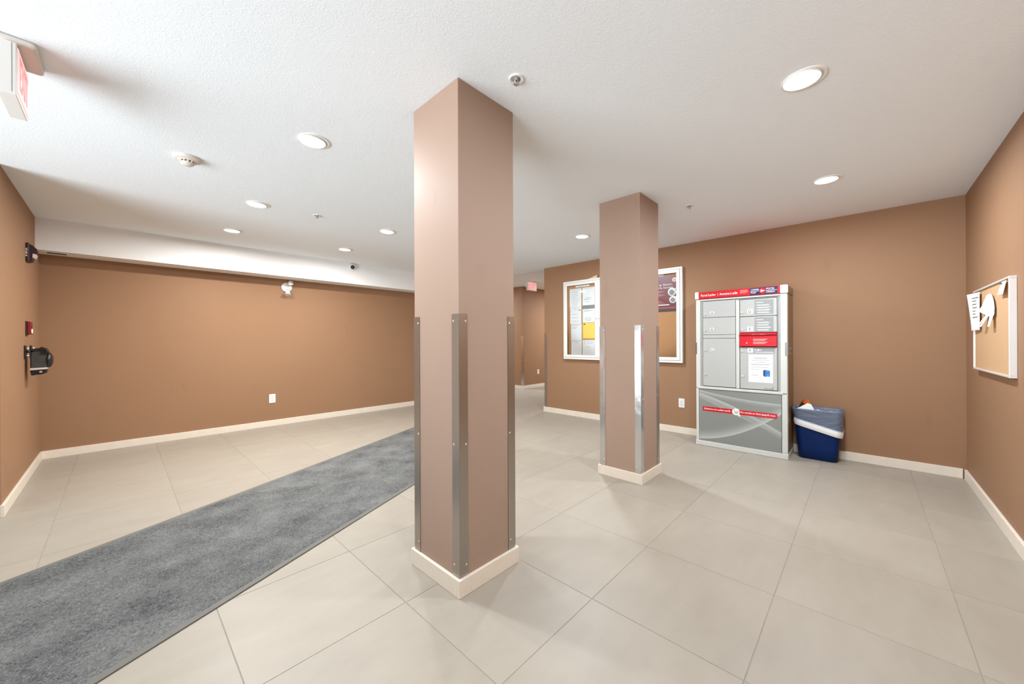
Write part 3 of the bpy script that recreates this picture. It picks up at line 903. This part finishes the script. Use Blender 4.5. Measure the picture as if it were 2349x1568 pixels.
ks = B().prism([(0.575, 1.096), (0.584, 1.106), (0.593, 1.096), (0.584, 1.086)], 'y', 0.0022, 0.0028)
ks.cyl((0.609, 0.0028, 1.096), (0.609, 0.0022, 1.096), 0.010, n=20).box(0.616, 0.641, 0.0022, 0.0028, 1.0925, 1.0985).box(0.628, 0.632, 0.0022, 0.0028, 1.090, 1.094)
ks.box(0.578, 0.740, 0.0022, 0.0028, 1.070, 1.0765)
obj('key_symbol', ks, 'print_w', DO['F'])
# red letter slot that stands proud between doors E and F
sl = obj('mail_slot', B().prism([(0.024, 1.276), (-0.004, 1.276), (-0.016, 1.262), (-0.016, 1.256), (-0.002, 1.246), (-0.010, 1.140), (-0.014, 1.134), (0.024, 1.134)], 'x', 0.441, 0.771, 0.0015), 'red', t)
obj('slot_opening', B().box(0.455, 0.757, -0.0035, 0.002, 1.2435, 1.2505), 'lkd', sl)
b = B()
for k, z in enumerate((1.207, 1.199, 1.191, 1.176, 1.168, 1.160)):
    b.box(0.566, 0.694 - 0.012 * (k % 3), -0.0105, -0.0062, z, z + 0.0055)
b.box(0.556, 0.59, -0.0168, -0.0158, 1.2572, 1.2610).box(0.60, 0.612, -0.0168, -0.0158, 1.2572, 1.2610).box(0.622, 0.672, -0.0168, -0.0158, 1.2572, 1.2610)
obj('fine_print', b, 'pred', sl)
obj('slot_symbol', B().prism([(0.497, 1.166), (0.516, 1.178), (0.508, 1.160), (0.506, 1.168)], 'y', -0.0105, -0.0062), 'print_w', sl)
obj('country_lettering', text_b('Canad\u00e4'.replace('\u00e4', 'a'), 0.017, 0.004, 0.660, 0.690, 0.082, 'LEFT', 0.0, 0.0004), 'print_k', DO['F'])
fl_ = B().box(0.7335, 0.7345, 0.0032, 0.004, 0.704, 0.719).box(0.7345, 0.7405, 0.0032, 0.004, 0.713, 0.719)
obj('country_flag', fl_, 'print_k', DO['F'])
# side grips
obj('side_grip', B().box(-0.004, 0.012, -0.004, 0.05, 1.04, 1.175, 0.003, 2), 'dark', t)
obj('side_grip', B().box(LW - 0.020, LW + 0.004, -0.004, 0.05, 1.04, 1.175, 0.003, 2), 'sticker', t)
obj('side_sticker', B().box(LW + 0.001, LW + 0.0018, 0.14, 0.26, 1.10, 1.125).box(LW + 0.001, LW + 0.0018, 0.14, 0.26, 1.05, 1.07), 'sticker', t)
# lower panel with the banner
lpn = obj('lower_panel', B().box(0.0, 0.773, -0.001, 0.035, 0.0575, 0.644, 0.002), 'sweep', t)
lpn.location = (0.032, 0, 0)
obj('panel_post', B().box(0.001, 0.030, 0.000, 0.04, 0.058, 0.648, 0.004, 2), 'lkf', t)
obj('panel_post', B().box(0.808, LW - 0.001, -0.001, 0.04, 0.058, 0.648, 0.006, 2), 'lkf', t)
obj('panel_seam', B().box(0.029, 0.0325, 0.002, 0.03, 0.058, 0.646).box(0.8045, 0.808, 0.002, 0.03, 0.058, 0.646).box(0.03, 0.807, 0.002, 0.03, 0.643, 0.649), 'lkd', t)
bn = obj('banner', B().box(0.072, 0.771, -0.0022, -0.0008, 0.399, 0.449), 'red', t)
obj('banner_lettering', text_b('Delivering the online world\u2122'.replace('\u2122', ''), 0.0185, -0.0022, 0.086, 0.416, 0.262, 'LEFT', 0.02, 0.0005), 'print_w', bn)
obj('banner_lettering', text_b("Du monde en ligne jusqu'\u00e0 vous", 0.0185, -0.0022, 0.447, 0.418, 0.308, 'LEFT', 0.02, 0.0005), 'print_w', bn)
obj('banner_disc', B().cyl((0.403, -0.0015, 0.424), (0.403, -0.0032, 0.424), 0.036, n=36), 'print_w', bn)
ct = B()
def stroke(p, q2, w):
    p, q2 = Vector(p), Vector(q2); n = Vector((-(q2 - p).y, (q2 - p).x)).normalized() * w / 2
    ct.prism([tuple(p + n), tuple(p - n), tuple(q2 - n), tuple(q2 + n)], 'y', -0.0038, -0.0031)
for a_, b_ in (((0.378, 0.446), (0.389, 0.440)), ((0.389, 0.440), (0.394, 0.410)), ((0.390, 0.431), (0.424, 0.431)), ((0.424, 0.431), (0.421, 0.416)), ((0.421, 0.416), (0.394, 0.416)), ((0.394, 0.410), (0.420, 0.410))):
    stroke(a_, b_, 0.0026)
obj('cart_symbol', ct, 'print_k', bn)
obj('cursor_symbol', B().prism([(0.424, 0.414), (0.424, 0.376), (0.433, 0.385), (0.439, 0.371), (0.445, 0.374), (0.439, 0.388), (0.451, 0.389)], 'y', -0.0046, -0.0033), 'print_w', bn)

# notice taped to the door
n_ = thing('taped_notice', 'white notice with a blue mailbox picture taped on the locker door', 'notice', (LX, LY, 0), R_MAIL)
obj('sheet', B().box(0.521, 0.736, 0.0026, 0.0034, 0.757, 1.048), 'paper', n_)
b = B()
for z, x0, w in ((1.012, 0.565, 0.125), (1.006, 0.575, 0.11), (0.988, 0.552, 0.155), (0.968, 0.580, 0.09), (0.948, 0.545, 0.165), (0.940, 0.545, 0.16), (0.915, 0.545, 0.15), (0.893, 0.545, 0.07), (0.830, 0.545, 0.062)):
    b.box(x0, x0 + w, 0.0021, 0.0027, z, z + 0.003)
obj('fine_print', b, 'print_g', n_)
pb = obj('mailbox_picture', B().prism([(0.668, 0.828), (0.668, 0.882), (0.676, 0.889), (0.706, 0.886), (0.711, 0.878), (0.710, 0.822), (0.706, 0.818), (0.704, 0.826), (0.676, 0.824), (0.672, 0.814)], 'y', 0.0019, 0.0026), 'picb', n_)
obj('picture_side', B().prism([(0.652, 0.826), (0.652, 0.882), (0.660, 0.891), (0.676, 0.889), (0.668, 0.882), (0.668, 0.816), (0.665, 0.818), (0.663, 0.825)], 'y', 0.0020, 0.0026), 'picd', pb)
obj('picture_panel', B().box(0.682, 0.702, 0.0014, 0.0020, 0.836, 0.843).box(0.680, 0.704, 0.0014, 0.0020, 0.872, 0.876), 'picl', pb)

# ------------------------------------------------------------------ blue bin with liner and rubbish
BX, BY = 4.862, 0.343
bn_ = thing('waste_bin', 'slim blue waste bin with clear liner standing beside the parcel locker', 'bin', (BX, BY, 0), R_MAIL)
def rrect(w, d, r, n=8):
    pts = []
    for cx, cy, a0 in ((w / 2 - r, d / 2 - r, 0), (-w / 2 + r, d / 2 - r, PI / 2), (-w / 2 + r, -d / 2 + r, PI), (w / 2 - r, -d / 2 + r, 1.5 * PI)):
        for k in range(n + 1):
            a = a0 + PI / 2 * k / n
            pts.append((cx + r * math.cos(a), cy + r * math.sin(a)))
    return pts
def loft(rings, cap0=False, cap1=False):
    b = B(); bm = b.bm
    vs = [[bm.verts.new(p) for p in ring] for ring in rings]
    n = len(vs[0])
    for a_, c_ in zip(vs, vs[1:]):
        for k in range(n):
            f = bm.faces.new((a_[k], a_[(k + 1) % n], c_[(k + 1) % n], c_[k])); f.smooth = True
    if cap0: bm.faces.new(vs[0][::-1])
    if cap1: bm.faces.new(vs[-1])
    bmesh.ops.recalc_face_normals(bm, faces=bm.faces)
    return b
def ring(w, d, r, z, ins=0.0, fz=None):
    return [(x, y, z if fz is None else fz(x, y)) for x, y in rrect(w - 2 * ins, d - 2 * ins, r)]
HBN = 0.500
def bw(z): return 0.305 + (0.385 - 0.305) * z / HBN
def bd(z): return 0.170 + (0.236 - 0.170) * z / HBN
prof = []
for z in (0.0, 0.006, 0.12, 0.25, 0.38, 0.485): prof.append(ring(bw(z) - (0.012 if z == 0 else 0), bd(z) - (0.012 if z == 0 else 0), 0.055, z))
prof.append(ring(bw(0.49) + 0.012, bd(0.49) + 0.012, 0.058, 0.488)); prof.append(ring(bw(HBN) + 0.012, bd(HBN) + 0.012, 0.058, HBN))
prof.append(ring(bw(HBN) - 0.004, bd(HBN) - 0.004, 0.053, HBN))
for z in (0.38, 0.2, 0.012): prof.append(ring(bw(z) - 0.006, bd(z) - 0.006, 0.052, z))
obj('bin_body', loft(prof, True, True), 'blue', bn_)
def hemz(x, y): return 0.352 - 0.050 * (x / 0.19) * 1.0 + (0.02 if y > 0 else 0)
def wob(x, y, z, k): return 1 + k * noise.noise((x * 14, y * 14, z * 18))
def lring(w, d, r, z, g, fz=None, k=0.02):
    out = []
    for x, y in rrect(w + 2 * g, d + 2 * g, r + g):
        zz = z if fz is None else fz(x, y)
        s = wob(x, y, zz, k)
        out.append((x * s, y * s, zz))
    return out
rings = []
for f in (0.0, 0.2, 0.4, 0.6, 0.8, 1.0):
    fz = lambda x, y, f=f: hemz(x, y) * (1 - f) + 0.497 * f
    z_ = 0.35 * (1 - f) + 0.497 * f
    rings.append(lring(bw(z_), bd(z_), 0.055, 0, 0.012 - 0.002 * f, fz, 0.025 * (1 - f * 0.6)))
rings.append(lring(bw(HBN), bd(HBN), 0.055, HBN + 0.006, 0.008, None, 0.01))
rings.append(lring(bw(HBN), bd(HBN), 0.05, HBN + 0.003, -0.008, None, 0.01))
for z in (0.46, 0.42, 0.38): rings.append(lring(bw(z), bd(z), 0.045, z, -0.012, None, 0.05))
obj('bin_liner', loft(rings), 'bag', bn_, label='see-through plastic liner folded over the rim')
rings = []
for f in (0.0, 0.25, 0.5, 0.75, 1.0):
    fz = lambda x, y, f=f: hemz(x, y) - 0.058 + 0.068 * f + 0.004 * noise.noise((x * 25, y * 25, f * 3))
    rings.append(lring(bw(0.34), bd(0.34), 0.055, 0, 0.009 + 0.006 * math.sin(PI * f), fz, 0.022))
obj('liner_hem', loft(rings), 'hem', bn_, label='white bunched hem of the liner')
# rubbish
def crumple(name, lab, cat, m, c, rad, seed, flat=(1, 1, 1), grp=None):
    b = bmesh.new()
    bmesh.ops.create_icosphere(b, subdivisions=3, radius=1)
    for v in b.verts:
        d = v.co.normalized()
        k = 1 + 0.45 * noise.noise(d * 1.8 + Vector((seed, 0, 0))) + 0.25 * abs(noise.noise(d * 5 + Vector((0, seed, 0))))
        v.co = Vector((d.x * flat[0], d.y * flat[1], d.z * flat[2])) * rad * k
    o = obj(name, B().add(b), m)
    o.location = c
    return tag(o, lab, cat, grp)
def binloc(x, y, z): return (BX + y, BY - x, z)
crumple('crumpled_paper', 'crumpled white paper in the middle of the blue bin', 'paper', 'paper', binloc(0.012, -0.01, 0.448), 0.046, 1.0, (1.1, 1, 0.8), 'crumpled papers in the bin')
crumple('crumpled_paper', 'crumpled white paper in the blue bin, away from the locker', 'paper', 'paper', binloc(0.115, 0.0, 0.448), 0.040, 4.0, (1, 1.1, 0.8), 'crumpled papers in the bin')
crumple('crumpled_paper', 'crumpled white paper pressed under the white envelope in the bin', 'paper', 'paper', binloc(-0.085, 0.015, 0.392), 0.042, 8.0, (1.1, 1, 0.7), 'crumpled papers in the bin')
o = thing('discarded_envelope', 'white envelope corner sticking up out of the blue bin', 'envelope', binloc(-0.085, -0.050, 0.492), R_MAIL)
b = B().prism([(-0.085, -0.005), (0.005, 0.064), (0.035, 0.056), (0.075, -0.028), (0.03, -0.065), (-0.06, -0.05)], 'y', -0.0015, 0.0015)
bmesh.ops.rotate(b.bm, cent=(0, 0, 0), matrix=Matrix.Rotation(-0.28, 3, 'X'), verts=b.bm.verts)
obj('paper', b, 'paper', o)
b = B().prism([(-0.080, -0.006), (0.004, 0.060), (0.008, 0.000)], 'y', -0.0021, -0.0014)
bmesh.ops.rotate(b.bm, cent=(0, 0, 0), matrix=Matrix.Rotation(-0.28, 3, 'X'), verts=b.bm.verts)
obj('flap', b, 'print_w', o)
o = thing('paper_cup', 'orange takeaway cup lying tilted in the blue bin behind the envelope', 'cup', binloc(-0.115, 0.045, 0.528), R_MAIL)
Tc = Matrix.Rotation(0.55, 4, 'Y') @ Matrix.Rotation(0.6, 4, 'X')
obj('cup_wall', B().lathe([(0.0, -0.05), (0.024, -0.05), (0.033, 0.045), (0.0345, 0.047), (0.0335, 0.048), (0.031, 0.044), (0.023, -0.046), (0, -0.046)], 28, Tc), 'orange', o)

# ------------------------------------------------------------------ glazed noticeboard on the far wall
NX, NY = 4.949, 3.541
ZB0, ZB1, WB = 0.910, 2.150, 1.853
t = thing('noticeboard', 'wide white framed noticeboard with three glass doors behind the farther pillar', 'noticeboard', (NX, NY, 0), R_MAIL)
fb = B()
f = 0.030
fb.box(0, WB, 0.004, 0.048, ZB1 - f, ZB1, 0.003).box(0, WB, 0.004, 0.048, ZB0, ZB0 + f, 0.003).box(0, f, 0.004, 0.048, ZB0 + f, ZB1 - f, 0.003).box(WB - f, WB, 0.004, 0.048, ZB0 + f, ZB1 - f, 0.003)
obj('outer_frame', fb, 'alu', t)
obj('cork_panel', B().box(f, WB - f, 0.036, 0.048, ZB0 + f, ZB1 - f), 'cork', t)
xs = [f, 0.6265, 1.2265, WB - f]
for k in range(3):
    a_, c_ = xs[k] + 0.0015, xs[k + 1] - 0.0015
    w = 0.042
    d = B()
    d.box(a_, c_, -0.002, 0.018, ZB1 - f - w, ZB1 - f - 0.002, 0.003).box(a_, c_, -0.002, 0.018, ZB0 + f + 0.002, ZB0 + f + w, 0.003)
    d.box(a_, a_ + w, -0.002, 0.018, ZB0 + f + w, ZB1 - f - w, 0.003).box(c_ - w, c_, -0.002, 0.018, ZB0 + f + w, ZB1 - f - w, 0.003)
    dr = obj('door_frame', d, 'alu', t)
    obj('pane', B().box(a_ + w - 0.004, c_ - w + 0.004, 0.008, 0.012, ZB0 + f + w - 0.004, ZB1 - f - w + 0.004), 'glass', dr)
    kx = (c_ - 0.016) if k == 0 else (a_ + 0.028)
    if k < 2:
        obj('keyhole', B().cyl((kx, 0.0, 1.531), (kx, -0.004, 1.531), 0.007, n=16), 'black', dr)
gb = B()
for x in xs[1:3]: gb.box(x - 0.0015, x + 0.0015, 0.002, 0.02, ZB0 + f, ZB1 - f)
gb.box(f - 0.001, WB - f + 0.001, 0.002, 0.02, ZB1 - f - 0.002, ZB1 - f + 0.001).box(f - 0.001, WB - f + 0.001, 0.002, 0.02, ZB0 + f - 0.001, ZB0 + f + 0.002)
gb.box(f - 0.001, f + 0.0015, 0.002, 0.02, ZB0 + f, ZB1 - f).box(WB - f - 0.0015, WB - f + 0.001, 0.002, 0.02, ZB0 + f, ZB1 - f)
obj('door_gap', gb, 'alug', t)

def lines(x0, x1, zs, y, m='print_g', parent=None, h=0.0035):
    b = B()
    for z, a_, w in zs:
        b.box(x0 + (x1 - x0) * a_, x0 + (x1 - x0) * (a_ + w), y - 0.0005, y, z, z + h)
    return obj('fine_print', b, m, parent)
def auto_rows(z0, z1, n, a_=0.1):
    return [(z1 - 0.02 - (z1 - z0 - 0.04) * k / max(1, n - 1), a_ + random.uniform(0, 0.05), random.uniform(0.5, 0.78)) for k in range(n)]
SH = 0.0355
GP = 'papers behind the noticeboard glass'
def sheet(name, lab, x0, x1, z0, z1, rows, m='paper', y=SH, cat='paper', group=GP, pm='print_g'):
    o = thing(name, lab, cat, (NX, NY, 0), R_MAIL, group)
    obj('page', B().box(x0, x1, y - 0.0008, y, z0, z1), m, o)
    if rows: lines(x0, x1, rows, y - 0.0008, pm, o)
    return o
sheet('title_strip', 'small white title strip above the papers in the noticeboard', 0.219, 0.465, 2.045, 2.071, [(2.056, 0.08, 0.85)], cat='sign')
sheet('notice_sheet', 'topmost white sheet of the outer paper column, faint text lines', 0.106, 0.322, 1.742, 2.027, auto_rows(1.75, 2.02, 9, 0.12))
o = sheet('notice_sheet', 'white sheet second from top of the outer paper column, small logo', 0.113, 0.322, 1.474, 1.740, [(1.722, 0.1, 0.7), (1.700, 0.3, 0.35), (1.665, 0.05, 0.12)] + auto_rows(1.49, 1.64, 3), y=SH - 0.0002)
obj('logo', B().box(0.27, 0.308, SH - 0.0016, SH - 0.001, 1.682, 1.694), 'dark', o)
sheet('notice_sheet', 'white sheet third from top of the outer paper column', 0.127, 0.326, 1.212, 1.472, [(1.458, 0.05, 0.8), (1.440, 0.05, 0.7), (1.412, 0.05, 0.5), (1.400, 0.1, 0.4)], y=SH - 0.0001)
o = sheet('notice_sheet', 'bottom white sheet of the outer paper column, faint green mark', 0.131, 0.327, 0.977, 1.209, [(1.195, 0.05, 0.9), (1.172, 0.35, 0.3)])
sheet('notice_sheet', 'topmost white sheet of the inner paper column, two text blocks', 0.345, 0.558, 1.753, 2.028, [(2.010, 0.08, 0.8), (1.865, 0.2, 0.5), (1.845, 0.15, 0.6), (1.838, 0.15, 0.45), (1.805, 0.2, 0.4)])
o = sheet('photo_strip', 'dark grey photo strip between the white sheets of the inner column', 0.345, 0.559, 1.698, 1.752, None, 'photo', cat='photo')
sheet('notice_sheet', 'white sheet above the yellow page in the noticeboard', 0.346, 0.560, 1.486, 1.694, [(1.668, 0.1, 0.8), (1.660, 0.1, 0.6), (1.555, 0.2, 0.5), (1.535, 0.15, 0.6), (1.515, 0.2, 0.5)])
o = sheet('yellow_page', 'yellow page in the inner column of the noticeboard', 0.347, 0.561, 1.237, 1.481, [(1.462, 0.4, 0.5), (1.440, 0.4, 0.4)], 'yellow', pm='tan')
obj('logo', B().box(0.362, 0.392, SH - 0.0016, SH - 0.001, 1.452, 1.468), 'print_k', o)
o = sheet('notice_sheet', 'white sheet below the yellow page in the noticeboard', 0.341, 0.561, 0.972, 1.215, [(1.195, 0.05, 0.85), (1.165, 0.35, 0.5), (1.10, 0.3, 0.3)])
obj('push_pin', B().cyl((0.372, SH - 0.001, 1.172), (0.372, SH - 0.006, 1.172), 0.005, n=12), 'print_k', o)
# poster behind the third door
o = thing('poster', 'dark red safety poster with white text in the noticeboard', 'poster', (NX, NY, 0), R_MAIL)
obj('page', B().box(1.330, 1.7765, SH - 0.0008, SH, 1.580, 2.052), 'poster', o)
obj('footer_band', B().box(1.330, 1.7765, SH - 0.0013, SH - 0.0007, 1.580, 1.612), 'posterb', o)
obj('violet_flash', B().prism([(1.34, 1.985), (1.48, 1.985), (1.60, 2.010), (1.66, 2.028), (1.34, 2.028)], 'y', SH - 0.0013, SH - 0.0007), 'posterp', o)
obj('headline', text_b('Stub it Right', 0.026, SH - 0.0008, 1.722, 1.926, 0.30, 'RIGHT', 0.02, 0.0006), 'print_w', o)
obj('headline', text_b("Don't Ignite", 0.026, SH - 0.0008, 1.728, 1.888, 0.28, 'RIGHT', 0.02, 0.0006), 'print_w', o)
lines(1.36, 1.62, [(1.855, 0.0, 0.85), (1.845, 0, 0.98), (1.835, 0, 0.75), (1.812, 0, 0.9), (1.802, 0, 1.0), (1.792, 0, 0.8), (1.72, 0.2, 0.6), (1.708, 0, 0.9), (1.69, 0, 1.0), (1.632, 0, 1.5)], SH - 0.0009, 'pred', o)
lines(1.50, 1.74, [(1.666, 0.0, 0.75)], SH - 0.0009, 'print_w', o, 0.012)
for x, z, r, mm in ((1.745, 1.995, 0.028, 'pred'), (1.712, 1.838, 0.052, 'photo'), (1.725, 1.737, 0.046, 'photo')):
    c = obj('round_picture', B().cyl((x, SH - 0.0007, z), (x, SH - 0.0016, z), r, n=32), 'print_w', o)
    obj('picture', B().cyl((x, SH - 0.0015, z - r * 0.1), (x, SH - 0.0021, z - r * 0.1), r * 0.72, n=28), mm, c)
    if mm == 'photo':
        obj('highlight', B().prism([(x + r * 0.2, z + r * 0.5), (x + r * 0.9, z + r * 0.9), (x + r, z + r * 0.7), (x + r * 0.35, z + r * 0.2)], 'y', SH - 0.0026, SH - 0.002), 'print_w', c)
sheet('title_strip', 'small white title strip above the red poster', 1.46, 1.606, 2.060, 2.078, [(2.067, 0.05, 0.9)], cat='sign', group=None)
# folded card on top of the board
o = thing('folded_card', 'tan folded card lying on top of the noticeboard frame', 'card', (NX, NY, ZB1), R_MAIL)
obj('leaf', B().sheet([(0.46, 0.012, 0.0012), (0.613, 0.010, 0.0012), (0.613, 0.013, 0.047), (0.46, 0.035, 0.002), (0.613, 0.042, 0.0012)], [(0, 1, 2), (0, 2, 3), (2, 4, 3)], 0.001), 'tan', o)

# ------------------------------------------------------------------ corkboard on the right wall
CX, CY = 4.539, YR + 0.024
t = thing('corkboard', 'aluminium framed corkboard on the wall beside the far corner', 'corkboard', (CX, CY, 0), R_RIGHT)
x0, x1, z0, z1 = 0.035, 1.010, 0.972, 1.563
fw, fd = 0.012, 0.024
fb = B().box(x0, x1, -0.006, fd, z1 - fw, z1, 0.002).box(x0, x1, -0.006, fd, z0, z0 + fw, 0.002).box(x0, x0 + fw, -0.006, fd, z0 + fw, z1 - fw, 0.002).box(x1 - fw, x1, -0.006, fd, z0 + fw, z1 - fw, 0.002)
obj('frame', fb, 'alub', t)
obj('cork_panel', B().box(x0 + fw, x1 - fw, 0.004, fd, z0 + fw, z1 - fw), 'cork2', t)
GQ = 'papers pinned on the corkboard'
o = thing('pinned_list', 'white list sheet with a curled edge pinned on the corkboard', 'paper', (CX, CY, 0), R_RIGHT, GQ)
nxp, nzp = 8, 10
P3, F3 = [], []
def curl(u, v):
    x = 0.070 + 0.205 * u; z = 1.265 + 0.275 * v
    y = -0.004 - 0.030 * (1 - u) ** 2 * (v ** 1.2) - 0.01 * (1 - v) * (1 - u) - 0.004
    return (x - 0.02 * (1 - u) ** 2 * v, y, z)
for i in range(nxp + 1):
    for j in range(nzp + 1): P3.append(curl(i / nxp, j / nzp))
for i in range(nxp):
    for j in range(nzp):
        k = i * (nzp + 1) + j
        F3.append((k, k + nzp + 1, k + nzp + 2, k + 1))
obj('page', B().sheet(P3, F3, 0.0008), 'paper', o)
lb = B()
for v, u0, u1 in ((0.86, 0.3, 0.85), (0.78, 0.3, 0.65), (0.69, 0.3, 0.65), (0.60, 0.3, 0.72), (0.51, 0.3, 0.55), (0.43, 0.3, 0.55), (0.34, 0.25, 0.8)):
    a_, b_ = Vector(curl(u0, v)), Vector(curl(u1, v)); off_ = Vector((0, -0.0022, 0)); up = Vector((0, 0, 0.006))
    mid = Vector(curl((u0 + u1) / 2, v))
    lb.sheet([a_ + off_, mid + off_, b_ + off_, b_ + off_ + up, mid + off_ + up, a_ + off_ + up], [(0, 1, 4, 5), (1, 2, 3, 4)], 0.0003)
obj('fine_print', lb, 'print_g', o)
obj('push_pin', B().cyl((0.25, -0.002, 1.53), (0.25, -0.016, 1.53), 0.004, 0.006, 12), 'print_w', o)
o = thing('torn_flyer', 'white blank flyer with tear-off strips pinned on the corkboard', 'paper', (CX, CY, 0), R_RIGHT, GQ)
pts = [(0.53, 1.500), (0.47, 1.497), (0.44, 1.470), (0.40, 1.430), (0.34, 1.392), (0.375, 1.388), (0.395, 1.380), (0.43, 1.372), (0.448, 1.362), (0.372, 1.284), (0.395, 1.284), (0.475, 1.355), (0.410, 1.284), (0.440, 1.284), (0.52, 1.345), (0.545, 1.352), (0.60, 1.340), (0.605, 1.280), (0.665, 1.279), (0.668, 1.352), (0.682, 1.356), (0.685, 1.400), (0.66, 1.450), (0.62, 1.485), (0.57, 1.502)]
b = B().prism(pts, 'y', -0.006, -0.0052)
for v in b.bm.verts:
    v.co.y -= 0.020 * max(0, (0.45 - v.co.x)) / 0.11 + 0.018 * max(0, (1.36 - v.co.z)) / 0.08
obj('page', b, 'paper', o)
obj('push_pin', B().cyl((0.55, -0.004, 1.49), (0.55, -0.014, 1.49), 0.004, 0.006, 12), 'print_w', o)
o = thing('cream_note', 'small cream note in the upper corner of the corkboard', 'paper', (CX, CY, 0), R_RIGHT, GQ)
b = B().prism([(0.845, 1.545), (0.955, 1.545), (0.955, 1.466), (0.815, 1.470)], 'y', -0.0045, -0.0037)
for v in b.bm.verts: v.co.y -= 0.012 * max(0, (1.52 - v.co.z)) / 0.05
obj('page', b, 'cream_paper', o)
obj('push_pin', B().cyl((0.872, -0.003, 1.533), (0.872, -0.013, 1.533), 0.003, 0.005, 12), 'print_k', o)
